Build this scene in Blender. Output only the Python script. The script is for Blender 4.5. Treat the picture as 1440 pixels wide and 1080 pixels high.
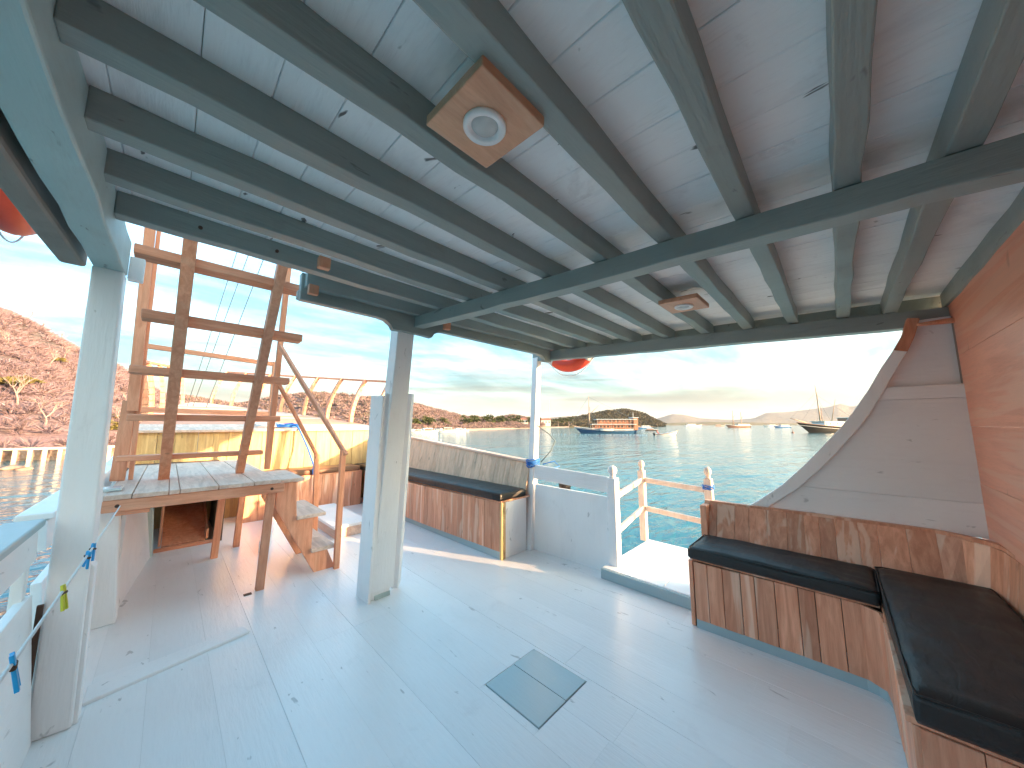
import bpy, math, random
import numpy as np
from mathutils import Vector, Matrix, noise
random.seed(7); np.random.seed(7)
R = math.radians
for o in list(bpy.data.objects): bpy.data.objects.remove(o)
scene = bpy.context.scene
C = scene.collection

# ------------------------------------------------------------------ camera
F_PX, YAW, PITCH, EYE = 470.0, 45.5, 6.9, Vector((0, 0, 1.2))
cd = bpy.data.cameras.new('camera'); cam = bpy.data.objects.new('camera', cd); C.objects.link(cam)
cd.sensor_width = 36; cd.lens = 36 * F_PX / 1440; cd.clip_start = 0.02; cd.clip_end = 30000
cam.location = EYE
cam.rotation_euler = (R(90 + PITCH), 0, -R(YAW))
scene.camera = cam
# ------------------------------------------------------------------ sky, sun, exposure
SUN_AZ, SUN_EL = 156.0, 8.0          # degrees clockwise from the bow (+Y), elevation
w = bpy.data.worlds.new('World'); scene.world = w; w.use_nodes = True
nt = w.node_tree; N = nt.nodes; L = nt.links
N.clear()
out = N.new('ShaderNodeOutputWorld'); bg = N.new('ShaderNodeBackground'); bg.inputs[1].default_value = 0.15
sky = N.new('ShaderNodeTexSky'); sky.sky_type = 'NISHITA'; sky.sun_disc = False
sky.sun_elevation = R(SUN_EL); sky.sun_rotation = R(SUN_AZ); sky.air_density = 1.0; sky.dust_density = 8.5; sky.ozone_density = 1.5
def node(tree, t, **k):
    n = tree.nodes.new(t)
    for a, b in k.items(): setattr(n, a, b)
    return n
def mth(tree, op, a, b=None, c=None, clamp=False):
    n = tree.nodes.new('ShaderNodeMath'); n.operation = op; n.use_clamp = clamp
    for i, x in enumerate((a, b, c)):
        if x is None: continue
        if isinstance(x, (int, float)): n.inputs[i].default_value = x
        else: tree.links.new(x, n.inputs[i])
    return n.outputs[0]
def mixc(tree, f, a, b, mode='MIX'):
    n = tree.nodes.new('ShaderNodeMix'); n.data_type = 'RGBA'; n.blend_type = mode
    for s, x in ((0, f), (6, a), (7, b)):
        if isinstance(x, (int, float)): n.inputs[s].default_value = x
        elif isinstance(x, (tuple, list)): n.inputs[s].default_value = (*x[:3], 1)
        else: tree.links.new(x, n.inputs[s])
    return n.outputs[2]
def ramp(tree, f, *stops):
    n = tree.nodes.new('ShaderNodeValToRGB'); e = n.color_ramp.elements
    while len(e) < len(stops): e.new(0.5)
    for el, (p, c) in zip(e, stops):
        el.position = p; el.color = (c, c, c, 1) if isinstance(c, (int, float)) else (*c, 1)
    tree.links.new(f, n.inputs[0]); return n.outputs[0]
def noi(tree, vec, scale, detail=4, rough=0.55, dist=0.0):
    n = tree.nodes.new('ShaderNodeTexNoise'); n.inputs['Scale'].default_value = scale
    n.inputs['Detail'].default_value = detail; n.inputs['Roughness'].default_value = rough; n.inputs['Distortion'].default_value = dist
    if vec is not None: tree.links.new(vec, n.inputs['Vector'])
    return n.outputs[0]
def mapp(tree, vec, scale=(1, 1, 1), loc=(0, 0, 0), rot=(0, 0, 0)):
    n = tree.nodes.new('ShaderNodeMapping'); n.inputs['Scale'].default_value = scale
    n.inputs['Location'].default_value = loc; n.inputs['Rotation'].default_value = rot
    tree.links.new(vec, n.inputs['Vector']); return n.outputs[0]
tc = N.new('ShaderNodeTexCoord'); sp = N.new('ShaderNodeSeparateXYZ'); L.new(tc.outputs['Generated'], sp.inputs[0])
zz = mth(nt, 'MAXIMUM', sp.outputs[2], 0.0); den = mth(nt, 'ADD', zz, 0.16)
cx = N.new('ShaderNodeCombineXYZ')
L.new(mth(nt, 'DIVIDE', sp.outputs[0], den), cx.inputs[0]); L.new(mth(nt, 'DIVIDE', sp.outputs[1], den), cx.inputs[1])
cl = noi(nt, mapp(nt, cx.outputs[0], (0.55, 1.15, 1), (3.1, 1.7, 0), (0, 0, R(38))), 1.25, 8, 0.6, 0.25)
cmask = ramp(nt, cl, (0.39, 0), (0.58, 1))
up = ramp(nt, zz, (0.02, 0.15), (0.12, 1.0))
hz = ramp(nt, zz, (0.0, 1.0), (0.30, 0.0))
veil = mixc(nt, 1.0, sky.outputs[0], (0.0, 0.26, 0.29), 'ADD')      # thin high veil
veil = mixc(nt, hz, veil, (0.25, 0.15, 0.12), 'ADD')                 # humid air low over the sea
cld = mixc(nt, mth(nt, 'MULTIPLY', cmask, up), veil, (0.33, 0.50, 0.56), 'MULTIPLY')
# long flat bank of cloud low over the horizon
at2 = mth(nt, 'ARCTAN2', sp.outputs[0], sp.outputs[1])
cb = N.new('ShaderNodeCombineXYZ'); L.new(mth(nt, 'MULTIPLY', at2, 1.6), cb.inputs[0]); L.new(mth(nt, 'MULTIPLY', sp.outputs[2], 20.0), cb.inputs[1])
bank = ramp(nt, noi(nt, cb.outputs[0], 1.1, 5, 0.55), (0.50, 0), (0.60, 1))
bh = mth(nt, 'MULTIPLY', ramp(nt, zz, (0.03, 0.0), (0.07, 1.0)), ramp(nt, zz, (0.16, 1.0), (0.30, 0.0)))
cld = mixc(nt, mth(nt, 'MULTIPLY', bank, bh), cld, (0.62, 0.60, 0.62), 'MULTIPLY')
L.new(cld, bg.inputs[0]); L.new(bg.outputs[0], out.inputs[0])
sd = bpy.data.lights.new('sun', 'SUN'); sun = bpy.data.objects.new('sun', sd); C.objects.link(sun)
sd.energy = 2.0; sd.angle = R(0.6); sd.color = (1.0, 0.62, 0.32)
a, e = R(SUN_AZ), R(SUN_EL)
SUN_DIR = Vector((math.sin(a) * math.cos(e), math.cos(a) * math.cos(e), math.sin(e)))
sun.rotation_euler = (-SUN_DIR).to_track_quat('-Z', 'Y').to_euler()
vs = scene.view_settings; vs.view_transform = 'Standard'; vs.look = 'None'; vs.gamma = 1.0; vs.exposure = 3.38
vs.use_curve_mapping = False
scene.render.engine = 'CYCLES'
scene.cycles.max_bounces = 8; scene.cycles.diffuse_bounces = 8; scene.cycles.glossy_bounces = 3; scene.cycles.transmission_bounces = 1; scene.cycles.volume_bounces = 0
SEA = -1.6

# ------------------------------------------------------------------ helpers
_F = Vector((math.sin(R(YAW)) * math.cos(R(PITCH)), math.cos(R(YAW)) * math.cos(R(PITCH)), math.sin(R(PITCH))))
_Rt = Vector((math.cos(R(YAW)), -math.sin(R(YAW)), 0)); _Up = _Rt.cross(_F)
def far(u, v, depth):
    """a place in the bay, given by its bearing and its distance ahead in metres"""
    d = _F * F_PX + _Rt * (u - 720) - _Up * (v - 540)
    h = d.x * math.sin(R(YAW)) + d.y * math.cos(R(YAW))
    return EYE + d * (depth / h)
class G:
    def __init__(s): s.v = []; s.f = []
    def hexa(s, p):      # 8 points: bottom ring 0-3, top ring 4-7
        n = len(s.v); s.v += [tuple(q) for q in p]
        s.f += [tuple(n + i for i in q) for q in ((3, 2, 1, 0), (4, 5, 6, 7), (0, 1, 5, 4), (1, 2, 6, 5), (2, 3, 7, 6), (3, 0, 4, 7))]
        return s
    def box(s, x0, x1, y0, y1, z0, z1):
        return s.hexa([(x0, y0, z0), (x1, y0, z0), (x1, y1, z0), (x0, y1, z0), (x0, y0, z1), (x1, y0, z1), (x1, y1, z1), (x0, y1, z1)])
    def bar(s, p0, p1, w, h, up=(0, 0, 1), h1=None, w1=None):
        p0 = Vector(p0); p1 = Vector(p1); d = (p1 - p0).normalized(); sx = d.cross(Vector(up))
        if sx.length < 1e-4: sx = d.cross(Vector((0, 1, 0)))
        sx.normalize(); u = sx.cross(d); h1 = h1 or h; w1 = w1 or w
        r = []
        for p, ww, hh in ((p0, w, h), (p1, w1, h1)):
            r.append([p - sx * ww / 2 - u * hh / 2, p + sx * ww / 2 - u * hh / 2, p + sx * ww / 2 + u * hh / 2, p - sx * ww / 2 + u * hh / 2])
        return s.hexa(r[0] + r[1])
    def slab(s, a, b, c, d, t):  # quad a b c d (counterclockwise seen from its front), thickness t behind
        a, b, c, d = map(Vector, (a, b, c, d)); n = (b - a).cross(d - a).normalized() * t
        return s.hexa([a - n, b - n, c - n, d - n, a, b, c, d])
    def prism(s, poly, off):
        n = len(s.v); m = len(poly); off = Vector(off)
        s.v += [tuple(p) for p in poly] + [tuple(Vector(p) + off) for p in poly]
        s.f.append(tuple(range(n + m - 1, n - 1, -1))); s.f.append(tuple(range(n + m, n + 2 * m)))
        for i in range(m): j = (i + 1) % m; s.f.append((n + i, n + j, n + m + j, n + m + i))
        return s
    def tube(s, pts, r, n=8, closed=False):
        pts = [Vector(p) for p in pts]; m = len(pts); base = len(s.v); prev = None
        for i, p in enumerate(pts):
            t = (pts[(i + 1) % m] - pts[i - 1]) if closed else (pts[min(i + 1, m - 1)] - pts[max(i - 1, 0)])
            t.normalize()
            if prev is None: x = t.cross(Vector((0, 0, 1))); x = x if x.length > 1e-3 else t.cross(Vector((0, 1, 0)))
            else: x = prev - t * prev.dot(t)
            x.normalize(); prev = x; y = t.cross(x); rr = r[i] if isinstance(r, (list, tuple)) else r
            for k in range(n):
                a = 2 * math.pi * k / n; s.v.append(tuple(p + (x * math.cos(a) + y * math.sin(a)) * rr))
        for i in range(m if closed else m - 1):
            for k in range(n):
                a = base + i * n + k; b = base + i * n + (k + 1) % n; j = (i + 1) % m
                s.f.append((a, b, base + j * n + (k + 1) % n, base + j * n + k))
        if not closed:
            s.f.append(tuple(base + k for k in range(n - 1, -1, -1))); s.f.append(tuple(base + (m - 1) * n + k for k in range(n)))
        return s
    def lathe(s, prof, c=(0, 0, 0), n=20, square=0):
        base = len(s.v); c = Vector(c)
        for r, z in prof:
            for k in range(n):
                a = 2 * math.pi * k / n; s.v.append((c.x + r * math.cos(a), c.y + r * math.sin(a), c.z + z))
        for i in range(len(prof) - 1):
            for k in range(n):
                a = base + i * n + k; b = base + i * n + (k + 1) % n; s.f.append((a, b, b + n, a + n))
        s.f.append(tuple(base + k for k in range(n - 1, -1, -1))); s.f.append(tuple(base + (len(prof) - 1) * n + k for k in range(n)))
        return s
    def build(s, name, mat, parent=None, bevel=0.0, smooth=False, seg=2):
        me = bpy.data.meshes.new(name); me.from_pydata(s.v, [], s.f); me.update()
        o = bpy.data.objects.new(name, me); C.objects.link(o)
        if mat: me.materials.append(mat)
        if parent is not None:
            o.parent = parent; o.matrix_parent_inverse = world(parent).inverted()
        if smooth:
            for p in me.polygons: p.use_smooth = True
        if bevel:
            m = o.modifiers.new('edge', 'BEVEL'); m.width = bevel; m.segments = seg; m.limit_method = 'ANGLE'; m.angle_limit = R(40)
            m.harden_normals = False
        return o
def world(o):
    m = o.matrix_basis.copy()
    return world(o.parent) @ o.matrix_parent_inverse @ m if o.parent else m
def tag(o, label=None, cat=None, group=None, kind=None):
    if label: o['label'] = label
    if cat: o['category'] = cat
    if group: o['group'] = group
    if kind: o['kind'] = kind
    return o
def thing(name, loc, label, cat, group=None, rz=0.0):
    o = bpy.data.objects.new(name, None); C.objects.link(o); o.location = loc; o.rotation_euler = (0, 0, rz); o.empty_display_size = 0.1
    return tag(o, label, cat, group)
def local(name, mat, parent, g, bevel=0.0, smooth=False, **k):   # geometry given in the parent's own coordinates
    o = g.build(name, mat, None, bevel, smooth, **k); o.parent = parent; return o
def lerp(a, b, t): return Vector(a) * (1 - t) + Vector(b) * t
def planking(parent, name, mat, bot, top, width, thick, gap=0.0022, jit=0.002, length=None, vary=0.25, flip=False, bevel=0.002, nail=0.0):
    """boards side by side; bot(t), top(t) give the lower and upper edge, t in 0..1"""
    n = 200; l = [bot(i / n) for i in range(n + 1)]; s = [0]
    for i in range(n): s.append(s[-1] + (l[i + 1] - l[i]).length)
    total = s[-1]; cuts = [0.0]
    while cuts[-1] < total - width * 0.6: cuts.append(cuts[-1] + width * random.uniform(1 - vary, 1 + vary))
    k = total / cuts[-1]; cuts = [c * k for c in cuts]
    inv = lambda d: float(np.interp(d, s, [i / n for i in range(n + 1)]))
    res = []; nails = G()
    for c0, c1 in zip(cuts, cuts[1:]):
        t0, t1 = inv(c0 + gap / 2), inv(c1 - gap / 2)
        a, b, c, d = bot(t0), bot(t1), top(t1), top(t0)
        if flip: a, b, c, d = b, a, d, c
        nn = (b - a).cross(d - a).normalized() * random.uniform(-jit, jit)
        g = G().slab(a + nn, b + nn, c + nn, d + nn, thick)
        res.append(g.build(name, mat, parent, bevel))
        if nail:
            ax = (b - a).cross(d - a).normalized(); tm = (t0 + t1) / 2
            for q in (nail, 1 - nail):
                for e_ in ((0.5,) if (b - a).length < 0.1 else (0.25, 0.75)):
                    p_ = a.lerp(b, e_).lerp(d.lerp(c, e_), q) + nn; rr_ = random.uniform(0.0018, 0.0028)
                    nails.tube([p_ - ax * 0.002, p_ + ax * 0.0006], rr_, 6)
    if nail: tag(nails.build('nail_heads', M['iron'], parent), kind='stuff')
    return res

# ------------------------------------------------------------------ materials
def newmat(name):
    m = bpy.data.materials.new(name); m.use_nodes = True; t = m.node_tree; return m, t, t.nodes['Principled BSDF']
def coords(t, rnd=True):
    tcn = t.nodes.new('ShaderNodeTexCoord'); v = tcn.outputs['Object']; oi = t.nodes.new('ShaderNodeObjectInfo')
    if rnd:
        vm = t.nodes.new('ShaderNodeVectorMath'); vm.operation = 'ADD'; t.links.new(v, vm.inputs[0])
        s = t.nodes.new('ShaderNodeVectorMath'); s.operation = 'SCALE'; s.inputs[0].default_value = (13.1, 7.7, 5.3)
        t.links.new(oi.outputs['Random'], s.inputs['Scale']); t.links.new(s.outputs[0], vm.inputs[1]); v = vm.outputs[0]
    return v, oi.outputs['Random']
def bump(t, b, h, strength=0.3, dist=0.004):
    n = t.nodes.new('ShaderNodeBump'); n.inputs['Strength'].default_value = strength; n.inputs['Distance'].default_value = dist
    t.links.new(h, n.inputs['Height']); t.links.new(n.outputs[0], b.inputs['Normal'])
def paint(name, col, rough=0.45, stretch=(6, 1, 6), dirt=0.35, dirtcol=(0.25, 0.22, 0.2), var=0.06, bmp=0.25, coat=0.0, chips=0.0):
    m, t, b = newmat(name); v, r = coords(t)
    g = noi(t, mapp(t, v, stretch), 9, 3, 0.65)                      # brush strokes / grain telegraphing through
    lo = noi(t, v, 1.7, 2, 0.6)
    c = mixc(t, ramp(t, lo, (0.3, 0), (0.75, 1)), [x * (1 - var) for x in col], [min(1, x * (1 + var)) for x in col])
    c = mixc(t, mth(t, 'MULTIPLY', ramp(t, g, (0.56, 0), (0.85, 1)), dirt * 0.5), c, dirtcol)
    sm = noi(t, v, 4.3, 5, 0.7, 0.4)
    c = mixc(t, mth(t, 'MULTIPLY', ramp(t, sm, (0.60, 0), (0.78, 1)), dirt), c, dirtcol)
    kst = [0.35 if x < 1.5 else 1.0 for x in stretch]
    stn = noi(t, mapp(t, v, [q * 1.6 for q in kst], (5, 2, 9)), 3.1, 4, 0.65, 0.8)           # old water stains along the grain
    c = mixc(t, mth(t, 'MULTIPLY', ramp(t, stn, (0.55, 0), (0.75, 1)), dirt * 0.8), c, [x * 0.55 + y * 0.35 for x, y in zip(dirtcol, col)])
    if chips:
        ch = noi(t, mapp(t, v, kst), 17, 3, 0.6, 0.6)
        c = mixc(t, mth(t, 'MULTIPLY', ramp(t, ch, (0.685, 0), (0.72, 1)), chips), c, (0.06, 0.05, 0.05))
    rn = mth(t, 'MULTIPLY_ADD', r, 0.05, 0.975)
    hs = t.nodes.new('ShaderNodeHueSaturation'); t.links.new(c, hs.inputs['Color']); t.links.new(rn, hs.inputs['Value']); c = hs.outputs[0]
    t.links.new(c, b.inputs['Base Color'])
    t.links.new(mth(t, 'MULTIPLY_ADD', sm, 0.25, rough - 0.12), b.inputs['Roughness'])
    bump(t, b, mth(t, 'ADD', mth(t, 'MULTIPLY', g, 0.7), mth(t, 'MULTIPLY', lo, 1.2)), bmp, 0.006)
    b.inputs['Coat Weight'].default_value = coat; b.inputs['Coat Roughness'].default_value = 0.25
    return m
def wood(name, c1, c2, stretch=(9, 9, 0.7), rough=0.5, tint=0.28, streak=0.0, streakcol=(0.7, 0.5, 0.34), knots=0.5, bmp=0.3):
    m, t, b = newmat(name); v, r = coords(t)
    g = noi(t, mapp(t, v, stretch), 3.2, 5, 0.62, 0.9)
    fine = noi(t, mapp(t, v, [s * 7 for s in stretch]), 4, 3, 0.6)
    c = mixc(t, ramp(t, g, (0.36, 0), (0.66, 1)), c1, c2)
    c = mixc(t, mth(t, 'MULTIPLY', ramp(t, fine, (0.5, 0), (0.8, 1)), 0.25), c, [x * 0.55 for x in c1])
    if streak:
        st = noi(t, mapp(t, v, [s * 0.55 for s in stretch], (3, 8, 1)), 2.6, 3, 0.5, 0.5)
        c = mixc(t, mth(t, 'MULTIPLY', ramp(t, st, (0.55, 0), (0.60, 1)), streak), c, streakcol)
    kn = noi(t, mapp(t, v, (2.2, 2.2, 1.1)), 5, 2, 0.5)
    c = mixc(t, mth(t, 'MULTIPLY', ramp(t, kn, (0.70, 0), (0.76, 1)), knots), c, [x * 0.3 for x in c1])
    hs = t.nodes.new('ShaderNodeHueSaturation'); t.links.new(c, hs.inputs['Color'])
    t.links.new(mth(t, 'MULTIPLY_ADD', r, 2 * tint, 1 - tint), hs.inputs['Value'])
    t.links.new(hs.outputs[0], b.inputs['Base Color'])
    t.links.new(mth(t, 'MULTIPLY_ADD', g, 0.3, rough - 0.15), b.inputs['Roughness'])
    bump(t, b, mth(t, 'ADD', g, fine), bmp, 0.002)
    return m
def plain(name, col, rough=0.6, spec=0.4, bmp=0.0, scale=40, var=0.15, metal=0.0):
    m, t, b = newmat(name); v, r = coords(t)
    n = noi(t, v, scale, 4)
    t.links.new(mixc(t, n, [x * (1 - var) for x in col], [min(1, x * (1 + var)) for x in col]), b.inputs['Base Color'])
    b.inputs['Roughness'].default_value = rough; b.inputs['Specular IOR Level'].default_value = spec; b.inputs['Metallic'].default_value = metal
    if bmp: bump(t, b, n, bmp, 0.004)
    return m
M = {}
M['deck'] = paint('white deck paint', (0.89, 0.875, 0.875), 0.33, (8, 0.9, 8), 0.20, (0.52, 0.50, 0.50), 0.03, 0.5, 0.4, 0.38)
M['white'] = paint('white paint', (0.88, 0.855, 0.85), 0.42, (7, 7, 0.8), 0.20, (0.45, 0.41, 0.41), 0.04, 0.5, 0, 0.35)
M['whiteY'] = paint('white paint long grain', (0.88, 0.85, 0.845), 0.42, (7, 0.8, 7), 0.16, (0.45, 0.41, 0.41), 0.04, 0.5, 0, 0.3)
M['ceil'] = paint('ceiling white paint', (0.88, 0.88, 0.89), 0.55, (9, 0.8, 9), 0.42, (0.34, 0.31, 0.33), 0.05, 0.8, 0, 0.9)
M['grey'] = paint('grey green paint', (0.27, 0.315, 0.30), 0.42, (0.8, 8, 8), 0.35, (0.15, 0.16, 0.155), 0.10, 0.7, 0, 0.5)
M['greyY'] = paint('grey green paint long', (0.295, 0.34, 0.325), 0.42, (8, 0.8, 8), 0.35, (0.15, 0.16, 0.155), 0.10, 0.7, 0, 0.5)
M['worn'] = paint('worn pale green paint', (0.46, 0.55, 0.54), 0.5, (8, 0.8, 8), 0.5, (0.30, 0.24, 0.2), 0.1, 0.5, 0, 0.6)
M['tanpaint'] = paint('old brown board', (0.30, 0.235, 0.20), 0.6, (8, 0.8, 8), 0.5, (0.12, 0.09, 0.08), 0.12, 0.5)
M['trim'] = paint('blue grey trim paint', (0.36, 0.46, 0.49), 0.4, (7, 0.8, 7), 0.15, (0.2, 0.2, 0.2), 0.05, 0.2)
M['hatch'] = paint('blue grey hatch paint', (0.50, 0.60, 0.63), 0.22, (8, 0.8, 8), 0.12, (0.5, 0.5, 0.5), 0.05, 0.2, 0.3)
M['plank'] = wood('teak veneer plank', (0.62, 0.245, 0.135), (0.82, 0.40, 0.25), (9, 9, 0.7), 0.45, 0.17, 0.6, (0.90, 0.62, 0.46), 0.45)
M['pale'] = wood('weathered pale plank', (0.66, 0.43, 0.29), (0.82, 0.58, 0.42), (9, 9, 0.7), 0.6, 0.12, 0.3, (0.36, 0.24, 0.17), 0.5)
M['ply'] = wood('plywood wall', (0.70, 0.285, 0.18), (0.82, 0.38, 0.255), (0.6, 5, 9), 0.42, 0.06, 0.55, (0.78, 0.46, 0.335), 0.3)
M['lumber'] = wood('raw red lumber', (0.64, 0.245, 0.13), (0.80, 0.375, 0.23), (8, 8, 0.9), 0.6, 0.16, 0.2, (0.6, 0.38, 0.26), 0.5)
M['lumberX'] = wood('raw red lumber across', (0.62, 0.235, 0.125), (0.78, 0.36, 0.22), (0.9, 8, 8), 0.6, 0.16, 0.2, (0.6, 0.38, 0.26), 0.5)
M['lumberY'] = wood('worn stair board', (0.64, 0.43, 0.335), (0.82, 0.61, 0.50), (8, 0.8, 8), 0.6, 0.12, 0.2, (0.3, 0.2, 0.15), 0.5)
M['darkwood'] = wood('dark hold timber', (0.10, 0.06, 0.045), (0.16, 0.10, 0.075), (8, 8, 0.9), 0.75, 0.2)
M['lightply'] = wood('light plate', (0.60, 0.29, 0.165), (0.72, 0.39, 0.24), (1.2, 7, 7), 0.4, 0.05, 0.2, (0.72, 0.5, 0.34), 0.2)
M['yellow'] = wood('yellow cabin plank', (0.56, 0.34, 0.14), (0.74, 0.52, 0.24), (8, 8, 0.8), 0.55, 0.10, 0.4, (0.42, 0.24, 0.13), 0.6)
M['rail'] = wood('pale turned rail', (0.62, 0.47, 0.39), (0.74, 0.60, 0.52), (7, 7, 0.8), 0.5, 0.06, 0, (1, 1, 1), 0.2)
def leather():
    m, t, b = newmat('black vinyl'); v, r = coords(t, False)
    fine = t.nodes.new('ShaderNodeTexVoronoi'); fine.inputs['Scale'].default_value = 420; t.links.new(v, fine.inputs['Vector'])
    wr = noi(t, mapp(t, v, (2, 7, 5), (0, 0, 0), (0, 0, 0.5)), 3.0, 5, 0.6, 1.2)
    b.inputs['Base Color'].default_value = (0.016, 0.015, 0.015, 1)
    t.links.new(mth(t, 'MULTIPLY_ADD', wr, 0.25, 0.34), b.inputs['Roughness'])
    bump(t, b, mth(t, 'ADD', mth(t, 'MULTIPLY', fine.outputs[0], 0.06), wr), 0.35, 0.012)
    return m
M['vinyl'] = leather()
M['brownvinyl'] = plain('brown vinyl', (0.16, 0.075, 0.045), 0.45, 0.4, 0.3, 14)
M['rubber'] = plain('black rubber', (0.02, 0.02, 0.022), 0.6)
M['blue'] = plain('blue rope', (0.03, 0.16, 0.52), 0.6, 0.3, 0.5, 160)
M['peg blue'] = plain('blue peg', (0.02, 0.36, 0.75), 0.4)
M['peg yellow'] = plain('yellow peg', (0.62, 0.62, 0.05), 0.4)
M['cord'] = plain('white cord', (0.75, 0.74, 0.74), 0.7, 0.3, 0.5, 200)
M['orange'] = plain('orange life ring', (0.72, 0.07, 0.03), 0.42, 0.5, 0.1, 9)
M['band'] = plain('reflective band', (0.55, 0.55, 0.56), 0.35)
M['lampwhite'] = plain('lamp ring white', (0.80, 0.80, 0.80), 0.35)
M['lens'] = plain('lamp lens', (0.55, 0.56, 0.55), 0.25)
M['iron'] = plain('rusty iron', (0.09, 0.05, 0.035), 0.7, 0.3, 0.4, 60)
M['black'] = plain('black paint', (0.012, 0.012, 0.014), 0.5)
M['cable'] = plain('steel cable', (0.10, 0.13, 0.15), 0.5)
def zr(y): return 1.771 + 0.055 * y         # underside of the roof girders

# ================================================================== SETTING: water
def water():
    g = G(); rings = [0, 3, 8, 18, 40, 90, 200, 450, 1000, 2500, 6000, 14000]; n = 72
    g.v.append((0, 0, SEA))
    for r in rings[1:]:
        for k in range(n): g.v.append((r * math.cos(2 * math.pi * k / n), r * math.sin(2 * math.pi * k / n), SEA))
    for k in range(n): g.f.append((0, 1 + k, 1 + (k + 1) % n))
    for i in range(len(rings) - 2):
        for k in range(n):
            a = 1 + i * n + k; b = 1 + i * n + (k + 1) % n; g.f.append((a, a + n, b + n, b))
    m, t, b = newmat('sea water'); v, r = coords(t, False)
    b.inputs['Base Color'].default_value = (0.02, 0.12, 0.15, 1); b.inputs['Roughness'].default_value = 0.07; b.inputs['IOR'].default_value = 1.33
    w1 = noi(t, mapp(t, v, (0.35, 0.9, 1), (0, 0, 0), (0, 0, R(-28))), 1.0, 3, 0.5, 0.3)
    w2 = noi(t, mapp(t, v, (1.0, 2.2, 1), (4, 0, 0), (0, 0, R(-52))), 1.3, 3, 0.55, 0.5)
    w3 = noi(t, mapp(t, v, (0.08, 0.16, 1), (0, 3, 0), (0, 0, R(-40))), 1.0, 2, 0.5)
    h = mth(t, 'ADD', mth(t, 'ADD', mth(t, 'MULTIPLY', w1, 0.55), mth(t, 'MULTIPLY', w2, 0.20)), mth(t, 'MULTIPLY', w3, 1.0))
    bump(t, b, h, 0.65, 0.45)
    tag(g.build('water', m), kind='structure')
water()

# ================================================================== SETTING: hills and shore
def fb(p, s, o=5): return noise.fractal(Vector(p) * s, 1.0, 2.0, o)
def resample(pts, n):
    pts = [Vector(p) for p in pts]; s = [0]
    for a, b in zip(pts, pts[1:]): s.append(s[-1] + (b - a).length)
    xs = np.linspace(0, s[-1], n); return [Vector([float(np.interp(x, s, [p[k] for p in pts])) for k in range(3)]) for x in xs]
def hill(name, shore, crest, mat, amp, nscale, cols=110, rows=34, back=0.5, conv=0.8):
    S = resample(shore, cols); K = resample(crest, cols); g = G(); grid = []
    for i in range(cols):
        col = []
        for j in range(rows):
            t = j / (rows - 1) * (1 + back)
            if t <= 1:
                p = S[i].lerp(K[i], t); p.z = S[i].z + (K[i].z - S[i].z) * (t ** conv)
                k = math.sin(math.pi * min(t, 1)) * 0.9 + 0.12 * t
            else:
                q = t - 1; p = K[i] + (K[i] - S[i]) * q; p.z = K[i].z - (K[i].z - SEA) * (q / back) ** 1.6; k = 0.12
            p.z += amp * fb((p.x, p.y, 0), nscale) * k
            col.append(p); g.v.append(tuple(p))
        grid.append(col)
    for i in range(cols - 1):
        for j in range(rows - 1):
            a = i * rows + j; g.f.append((a, a + rows, a + rows + 1, a + 1))
    o = g.build(name, mat, smooth=True); tag(o, kind='structure'); return o, grid, rows
def ground_mat(name, c1, c2, c3, s):
    m, t, b = newmat(name); v, r = coords(t, False)
    n = noi(t, v, s, 8, 0.7); n2 = noi(t, v, s * 0.18, 4)
    c = mixc(t, ramp(t, n, (0.35, 0), (0.65, 1)), c1, c2); c = mixc(t, ramp(t, n2, (0.5, 0), (0.62, 1)), c, c3)
    t.links.new(c, b.inputs['Base Color']); b.inputs['Roughness'].default_value = 0.95; b.inputs['Specular IOR Level'].default_value = 0.1
    bump(t, b, n, 1.0, 0.25 / s); return m
def island_mat(name, cols, trans=0.0):
    m, t, b = newmat(name); ge = t.nodes.new('ShaderNodeNewGeometry')
    k = len(cols); c = ramp(t, ge.outputs['Random Per Island'], *[((i + 0.0) / (k - 1), cc) for i, cc in enumerate(cols)])
    t.links.new(c, b.inputs['Base Color']); b.inputs['Roughness'].default_value = 0.9; b.inputs['Specular IOR Level'].default_value = 0.1
    return m
M['dryground'] = ground_mat('dry hillside earth', (0.169, 0.118, 0.133), (0.221, 0.159, 0.182), (0.148, 0.122, 0.122), 0.5)
M['dryfar'] = ground_mat('dry far hillside', (0.179, 0.111, 0.103), (0.247, 0.155, 0.144), (0.105, 0.097, 0.072), 0.12)
M['greenhill'] = ground_mat('wooded far hill', (0.10, 0.10, 0.055), (0.17, 0.14, 0.075), (0.22, 0.14, 0.09), 0.10)
M['mount'] = ground_mat('distant mountain', (0.12, 0.11, 0.10), (0.17, 0.15, 0.13), (0.1, 0.1, 0.09), 0.004)
M['sand'] = ground_mat('beach sand', (0.48, 0.34, 0.25), (0.56, 0.42, 0.31), (0.40, 0.3, 0.22), 0.6)
M['brush'] = island_mat('dry brush twigs', [(0.159, 0.104, 0.117), (0.263, 0.190, 0.222), (0.201, 0.137, 0.157), (0.296, 0.221, 0.267), (0.179, 0.137, 0.129), (0.237, 0.165, 0.190)])
M['brush2'] = island_mat('mixed scrub leaves', [(0.212, 0.139, 0.147), (0.296, 0.202, 0.215), (0.253, 0.170, 0.174), (0.133, 0.125, 0.098), (0.281, 0.189, 0.195), (0.105, 0.111, 0.078)])
M['leaf'] = island_mat('green leaves', [(0.037, 0.057, 0.020), (0.067, 0.084, 0.032), (0.052, 0.068, 0.024), (0.096, 0.099, 0.040)])
M['hillmix'] = island_mat('mixed hill trees', [(0.044, 0.053, 0.028), (0.111, 0.091, 0.060), (0.067, 0.068, 0.040), (0.141, 0.106, 0.080), (0.056, 0.061, 0.032)])
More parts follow.
